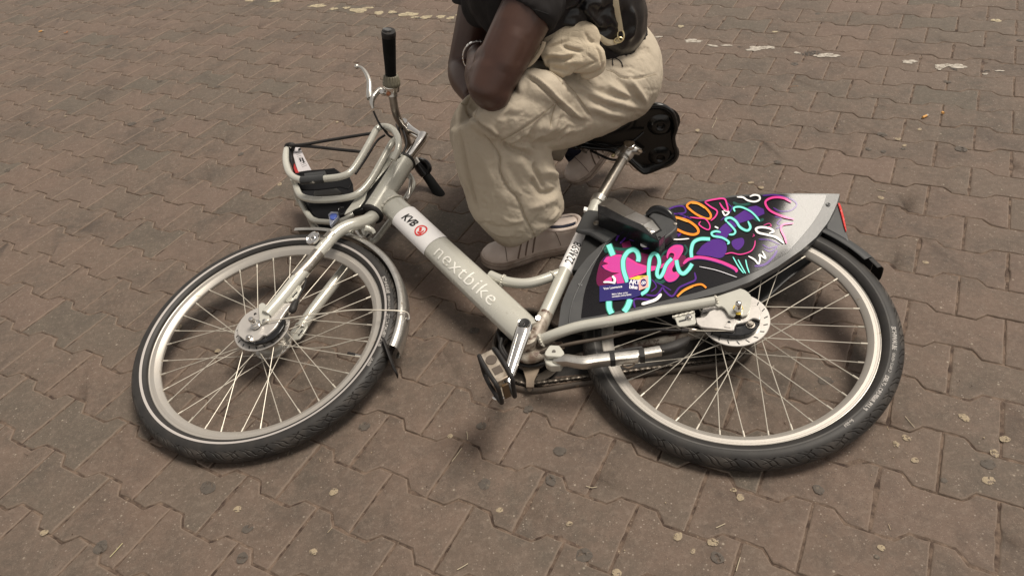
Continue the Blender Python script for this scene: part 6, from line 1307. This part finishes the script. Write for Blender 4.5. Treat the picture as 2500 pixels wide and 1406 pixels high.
# vest: glossy black layer over the back and flank
parts = []
lt([LY(1496, 100, 1.855), LY(1462, 50, 1.84), LY(1405, -20, 1.835), LY(1340, -90, 1.83), LY(1300, -135, 1.82)], [.092, .130, .160, .162, .12], n=6, seg=32, ref=Y, flat=1.12)
lt([LY(1400, 45, 1.76), LY(1450, 80, 1.74), LY(1490, 128, 1.735)], [.085, .075, .022], n=6, seg=24)
lt([LY(1340, 45, 1.74), LY(1420, 50, 1.74)], [.055, .07], n=6, seg=24)
Vv, Fv = remesh(parts, .0055, 6); Nv = vnormals(Vv, Fv); Vv += Nv * (.006 * fbm(Vv, 7, off=2))[:, None]
bvv = BVHTree.FromPolygons([Vector(v) for v in Vv], Fv)
for pts, w_, a_ in (([(1090, 170), (1220, 140), (1350, 100), (1440, 160), (1510, 250)], .008, -.008), ([(1350, 100), (1400, 60), (1430, 0)], .012, -.008), ([(1430, 40), (1520, 20), (1600, 60)], .014, .009), ([(1560, 120), (1640, 100), (1700, 40)], .012, -.007), ([(1400, 0), (1450, 100), (1540, 200), (1640, 260)], .012, .009), ([(1780, 80), (1820, 240), (1800, 380)], .012, -.007), ([(1860, 60), (1900, 220), (1860, 400)], .014, .008), ([(1540, 320), (1640, 300), (1720, 260)], .010, -.006), ([(1110, 240), (1250, 220), (1380, 240)], .014, .007), ([(1050, 320), (1200, 300), (1330, 280)], .010, -.006), ([(1600, 440), (1660, 500), (1700, 560)], .008, -.006), ([(1640, 140), (1700, 200), (1740, 280)], .010, .006)):
    crease(Vv, Nv, hit_line(kt(pts), bvv), w_ * .6, a_ * 1.2)
vest = mk(Vv, Fv, "vest", M['vest'], person); bvv = BVHTree.FromPolygons([Vector(v) for v in Vv], Fv)
# loose shirt tail under the vest
parts = []; lt([LY(1535, 70, 1.84), LY(1555, 95, 1.83), LY(1550, 102, 1.80), LY(1530, 106, 1.78)], [.050, .032, .026, .016], n=6, seg=20); lt([LY(1535, 85, 1.92), LY(1550, 95, 1.84)], [.04, .03], n=4)
Vq, Fq = remesh(parts, .005, 4); Nq = vnormals(Vq, Fq); Vq += Nq * (.004 * fbm(Vq, 25))[:, None]; mk(Vq, Fq, "shirt_tail", M['shirt'], person)
tb("drawstring", [hit_line(kt([(p[0], p[1])]*2), bvt2, 1, .003)[0] if len(hit_line(kt([(p[0], p[1])]*2), bvt2, 1)) else LY(*kt([p])[0], 1.70) for p in [(1700, 600), (1705, 628)]] , .0012, M['rubber'], person, seg=6, n=2) if False else None

# sling bag resting on the lap, with strap, ring and loop
bag = empty("sling_bag", LY(1400, 150, 1.66), "small crumpled tan sling bag with cream strap slung on the crouching person's lap", "bag")
parts = []
lt([LY(*kt([(1060, 430)])[0], 1.66), LY(*kt([(1200, 385)])[0], 1.655), LY(*kt([(1400, 370)])[0], 1.65), LY(*kt([(1500, 450)])[0], 1.65)], [.022, .030, .040, .030], n=6)
lt([LY(*kt([(1030, 560)])[0], 1.63), LY(*kt([(1180, 500)])[0], 1.63), LY(*kt([(1350, 520)])[0], 1.625), LY(*kt([(1500, 560)])[0], 1.63), LY(*kt([(1560, 600)])[0], 1.64)], [.022, .034, .042, .036, .020], n=6)
lt([LY(*kt([(1100, 620)])[0], 1.62), LY(*kt([(1250, 620)])[0], 1.612), LY(*kt([(1330, 660)])[0], 1.61)], [.022, .034, .018], n=6)
lt([LY(*kt([(1540, 500)])[0], 1.645), LY(*kt([(1570, 640)])[0], 1.64), LY(*kt([(1470, 700)])[0], 1.63), LY(*kt([(1410, 690)])[0], 1.625)], [.020, .017, .016, .012], n=6)
Vg, Fg = remesh(parts, .0036, 5); rb_ = nrm(EYE - Vg.mean(0)); Vg = Vg - np.outer(((Vg - Vg.mean(0)) @ rb_) * .45, rb_); Ng = vnormals(Vg, Fg); Vg += Ng * (.0022 * fbm(Vg, 14, off=4))[:, None]; bvg = BVHTree.FromPolygons([Vector(v) for v in Vg], Fg)
for pts, w_, a_ in (([(1200, 410), (1260, 460), (1330, 480), (1430, 500)], .005, -.007), ([(1230, 450), (1300, 480), (1310, 500)], .003, -.004), ([(990, 560), (1100, 520), (1230, 530), (1330, 500)], .006, .006), ([(1010, 590), (1120, 560), (1260, 570), (1340, 530)], .005, -.006), ([(1060, 470), (1180, 420), (1300, 380)], .006, -.005), ([(1330, 690), (1400, 660), (1480, 620), (1560, 590)], .003, -.005), ([(1440, 510), (1510, 560), (1560, 600)], .003, -.003), ([(1540, 440), (1580, 520), (1600, 640)], .004, -.004), ([(1040, 640), (1180, 660), (1300, 690)], .006, -.005), ([(1240, 600), (1330, 590), (1430, 590)], .010, .006), ([(1430, 300), (1480, 390), (1530, 410)], .004, -.004), ([(1100, 560), (1040, 600), (1000, 620)], .005, -.005)):
    crease(Vg, Ng, hit_line(kt(pts), bvg), w_ * .8, a_ * 1.1)
mk(Vg, Fg, "pouch", M['pouch'], bag)
def ribbon(name, pts, w_, m, parent, bvh, back=.003, y=1.66, n=6):
    P = crom(np.array([p[:2] for p in kt(pts)], float), n); W_ = []
    for u, v in P:
        r = ray(u, v); h = bvh.ray_cast(Vector(EYE), Vector(r)) if bvh else (None,)
        W_.append(np.array(h[0]) - r * back if h[0] is not None else LY(u, v, y))
    W_ = np.array(W_); 
    for _ in range(3): W_[1:-1] = (W_[:-2] + W_[1:-1] + W_[2:]) / 3
    return tube(MB(), W_, w_, seg=10, n=1, flat=.16, ref=nrm(EYE - W_.mean(0)), smooth=False).build(name, m, parent)
ribbon("strap", [(1722, -260), (1720, -120), (1728, 0), (1745, 120), (1765, 230), (1775, 300)], .0075, M['strap'], bag, bvv, .004)
ribbon("strap_loop", [(1765, 385), (1720, 405), (1650, 400), (1580, 355), (1520, 315), (1470, 300)], .0060, M['strap'], bag, bvv, .004)
ribbon("strap_loop", [(1740, 410), (1650, 425), (1600, 385), (1550, 345)], .0040, M['strap'], bag, bvv, .003)
Pr = hit_line([kt([(1778, 340)])[0], kt([(1779, 341)])[0]], bvv, 1, .010)[0]; nr = nrm(EYE - Pr); fr = frame_of(Pr, nr, X)
tube(MB(), [np.array((fr @ Vector((.0075 * math.cos(t), .013 * math.sin(t), 0)))[:]) for t in np.linspace(0, 2 * math.pi, 14, endpoint=False)], .0022, seg=8, n=3, closed=True).build("strap_ring", M['brass'], bag)
tube(MB(), [np.array((fr @ Vector((-.006 + .010 * math.cos(t), -.010 + .006 * math.sin(t), .002)))[:]) for t in np.linspace(0, 2 * math.pi, 14, endpoint=False)], .0017, seg=8, n=3, closed=True).build("strap_buckle", M['brass'], bag)
def cordline(name, pts, r, m, parent, bvh, back):
    L_ = hit_line(kt(pts), bvh, 6, back)
    if len(L_) > 2: tube(MB(), L_, r, seg=8, n=1).build(name, m, parent)
cordline("cord", [(1700, 560), (1702, 600), (1706, 628)], .0012, M['rubber'], bag, bvt2, .002)
cordline("cord", [(1730, 555), (1780, 590), (1800, 640)], .0012, M['rubber'], bag, bvt2, .002)
tb("bag_cord", [LY(*kt([p])[0], 1.60) for p in [(1050, 400), (1020, 480), (960, 570), (900, 625), (825, 655)]], .0048, M['pouch'], bag, seg=10, flat=.5, ref=Y)
tb("bag_cord", [LY(*kt([p])[0], 1.605) for p in [(1000, 430), (960, 520), (900, 590), (850, 640)]], .0040, M['pouch'], bag, seg=10, flat=.5, ref=Y)

# bracelet on the left wrist
wd = nrm(L_ha - L_el); wc = L_wr + wd * .002; bm_ = nrm(np.cross(wd, Z)); bu = np.cross(bm_, wd)
brm = MB()
for q in range(26):
    t = q / 26 * 2 * math.pi; c0 = wc + .0385 * (math.cos(t) * bm_ + math.sin(t) * bu); rad_ = nrm(c0 - wc); tan_ = np.cross(wd, rad_)
    boxm(brm, c0, (rad_, tan_, wd), (.0016, .0040, .0058)); 
    tube(brm, [c0 + tan_ * .0046 - wd * .004, c0 + tan_ * .0046 + wd * .004], .0014, seg=8, n=1)
brac = bevel(brm.build("bracelet", M['silver'], person, smooth=30), .0006); tag(brac, "silver")

# shoes
def shoe(P0, fwd, up, L_, label, side, art_=False):
    f_ = nrm(fwd); up = nrm(np.asarray(up) - (np.asarray(up) @ f_) * f_); s_ = np.cross(up, f_)
    def W(x, y, z): return P0 + f_ * x * L_ + s_ * y + up * z
    def outline(t):   # half-widths (inner, outer) along the sole, t from heel 0 to toe 1
        w_ = np.interp(t, [0, .03, .10, .25, .45, .65, .80, .92, .98, 1], [.006, .022, .032, .034, .033, .043, .046, .036, .020, .004]); return w_
    ts = np.array([0, .012, .03, .06, .10, .18, .28, .4, .5, .6, .7, .8, .87, .93, .965, .988, 1.0]); bend = lambda t: .006 * side * math.sin(math.pi * t)
    # sole
    mb = MB(); V = []; 
    ringz = [(.0, .96), (.003, 1.04), (.012, 1.07), (.022, 1.06), (.0265, 1.03), (.0265, .8)]
    per = [(t, 1) for t in ts] + [(t, -1) for t in ts[::-1][1:-1]]; k = len(per)
    lift = lambda t: .012 * max(0, (t - .78) / .22) ** 2
    for z, s in ringz:
        for t, sg in per: V.append(W(t + (.004 * (s - 1) / .06 if t > .9 else (-.004 * (s - 1) / .06 if t < .05 else 0)), bend(t) + sg * outline(t) * s, z + lift(t)))
    F = [(i * k + j, i * k + (j + 1) % k, (i + 1) * k + (j + 1) % k, (i + 1) * k + j) for i in range(len(ringz) - 1) for j in range(k)] + [tuple(range(k))[::-1], tuple(range((len(ringz) - 1) * k, len(ringz) * k))]
    # upper: cross sections
    H = lambda t: np.interp(t, [0, .05, .2, .33, .42, .55, .68, .80, .90, .97, 1], [.066, .090, .092, .097, .098, .086, .070, .058, .052, .040, .024])
    up_ = MB(); VV = []; ns = 25; tt = np.concatenate([np.linspace(0, .1, 6), np.linspace(.13, .9, 22), np.linspace(.92, 1, 7)])
    for t in tt:
        w_ = outline(t) * 1.0; h_ = H(t) 
        for j in range(ns):
            a = math.pi * j / (ns - 1); c, s = math.cos(a), math.sin(a); e = .62 if t > .5 else .50
            y = math.copysign(abs(c) ** e, c) * w_ * (1 - .30 * max(0, s) ** 2 * (1 if t < .5 else .6)); z = .020 + (h_ - .020) * max(0, s) ** .72
            VV.append(W(t * .985 + .006, bend(t) + y, z + lift(t)))
    n_ = len(tt); FF = [(i * ns + j, (i + 1) * ns + j, (i + 1) * ns + j + 1, i * ns + j + 1) for i in range(n_ - 1) for j in range(ns - 1)] + [tuple(range(ns)), tuple(range((n_ - 1) * ns, n_ * ns))[::-1]]
    o = up_.add(VV, FF).build("shoe", M['shoe'], person, smooth=50)
    if label: tag(o, label)
    mb.add(V, F).build("shoe_sole", M['sole'], o, smooth=50)
    tube(MB(), [W(t + (.01 if t > .95 else 0), bend(t) + sg * outline(t) * 1.085, .0165 + lift(t)) for t, sg in per], .0008, seg=6, n=2, closed=True).build("sole_line", M['shoeline'], o)
    def surf(t, a, lf=.0008):
        w_ = outline(t); h_ = H(t); c, s = math.cos(a), math.sin(a); e = .62 if t > .5 else .50
        y = math.copysign(abs(c) ** e, c) * w_ * (1 - .30 * max(0, s) ** 2 * (1 if t < .5 else .6)); z = .020 + (h_ - .020) * max(0, s) ** .72
        return W(t * .985 + .006, bend(t) + y * (1 + lf * 20), z + lift(t) + lf)
    nearside = 0
    A_ = lambda d: d
    for pts in ([(.78, .15), (.775, .6), (.77, 1.1), (.77, 1.57), (.77, 2.0), (.775, 2.6), (.78, 2.95)],):
        tube(MB(), [surf(t, a) for t, a in pts], .0009, seg=6, n=4).build("toe_seam", M['shoeline'], o)
    for off in (0, .075, .15):
        tube(MB(), [surf(.44 + off, A_(1.0)), surf(.47 + off, A_(.7)), surf(.50 + off, A_(.35)), surf(.52 + off, A_(.08))], .0022, seg=6, n=4).build("stripe", M['shoeline'], o)
    tube(MB(), [surf(.66, A_(1.25)), surf(.60, A_(.95)), surf(.52, A_(.9)), surf(.40, A_(1.0)), surf(.30, A_(1.05))], .0010, seg=6, n=5).build("lace_panel_seam", M['shoeline'], o)
    tube(MB(), [surf(.30, A_(1.05)), surf(.27, A_(.6)), surf(.24, A_(.1))], .0010, seg=6, n=5).build("heel_seam", M['shoeline'], o)
    for q, t in enumerate((.45, .50, .55, .60, .65)):
        tube(MB(), [surf(t, 1.05, .002), surf(t + .012, 1.35, .004), surf(t + .006, 1.57, .005), surf(t + .012, 1.80, .004), surf(t, 2.08, .002)], .0030, seg=8, n=3, flat=.5, ref=up).build("lace", M['lace'], o)
    c0 = surf(.62, 1.57, .006)
    for dx, dy, dz in ((-.03, -.030, -.010), (-.055, .015, -.006), (.02, -.038, -.014)):
        tube(MB(), [c0, c0 + f_ * dx * .4 + s_ * dy * .6 + up * .008, c0 + f_ * dx + s_ * dy + up * dz], .0022, seg=8, n=4).build("lace", M['lace'], o)
    # ankle collar and tongue
    tube(MB(), [W(.02, 0, .086), W(.07, .026, .083), W(.2, .030, .082), W(.34, .026, .090), W(.40, .0, .100), W(.34, -.026, .090), W(.2, -.030, .082), W(.07, -.026, .083)], .0055, seg=12, n=4, closed=True).build("collar", M['shoe'], o)
    bevel(plate(MB(), [W(.05, 0, .0865), W(.08, .020, .0865), W(.2, .024, .086), W(.34, .02, .093), W(.39, 0, .098), W(.34, -.02, .093), W(.2, -.024, .086), W(.08, -.020, .0865)], .004, up).build("lining", M['navy'], o), .001)
    tube(MB(), [W(.37, 0, .092), W(.36, 0, .112), W(.34, 0, .122)], [.016, .021, .017], seg=14, n=4, flat=1.6, ref=s_).build("tongue", M['shoe'], o)
    if art_:
        for (t, a, r1, r2, c) in ((.20, .80, .010, .010, (.42, .02, .02)), (.16, .42, .0080, .0075, (.62, .22, .22)), (.28, .25, .009, .0035, (.60, .18, .18)), (.10, .45, .003, .002, (.12, .06, .05)), (.19, .22, .003, .002, (.12, .06, .05)), (.24, .50, .0025, .002, (.15, .06, .05))):
            P = surf(t, A_(a), .0012); n1_ = nrm(surf(t, A_(a), .01) - surf(t, A_(a), .0)); e1 = nrm(f_ - (f_ @ n1_) * n1_); e2 = np.cross(n1_, e1)
            plate(MB(), [P + e1 * r1 * math.cos(z) + e2 * r2 * math.sin(z) for z in np.linspace(0, 2 * math.pi, 4 if r1 == .010 else 12, endpoint=False)], .0006, n1_).build("shoe_drawing", mat("felt_pen", c, .7), o)
    return o
toe = G(1178, 650); heel = G(1402, 600); d = heel - toe; mid_ = (toe + heel) / 2
shoe(heel * .0 + toe + nrm(d) * .285, -d, Z, .285, "scuffed whitish left trainer flat on the ground", -1)
toe2 = G(1392, 462); h2 = LY(1478, 372, 1.93)
f2 = nrm(toe2 - h2); 
shoe(toe2 - f2 * .285 + np.array([.0, .0, .004]), f2, nrm(np.array([-.62, -.28, .65])), .275, "whitish right trainer standing on its toes with red and pink drawings", -1, True)
print("HEEL2", h2, toe2, np.linalg.norm(h2 - toe2), "joints", L_el, L_wr, L_kn, R_kn, R_an, pel, chest)
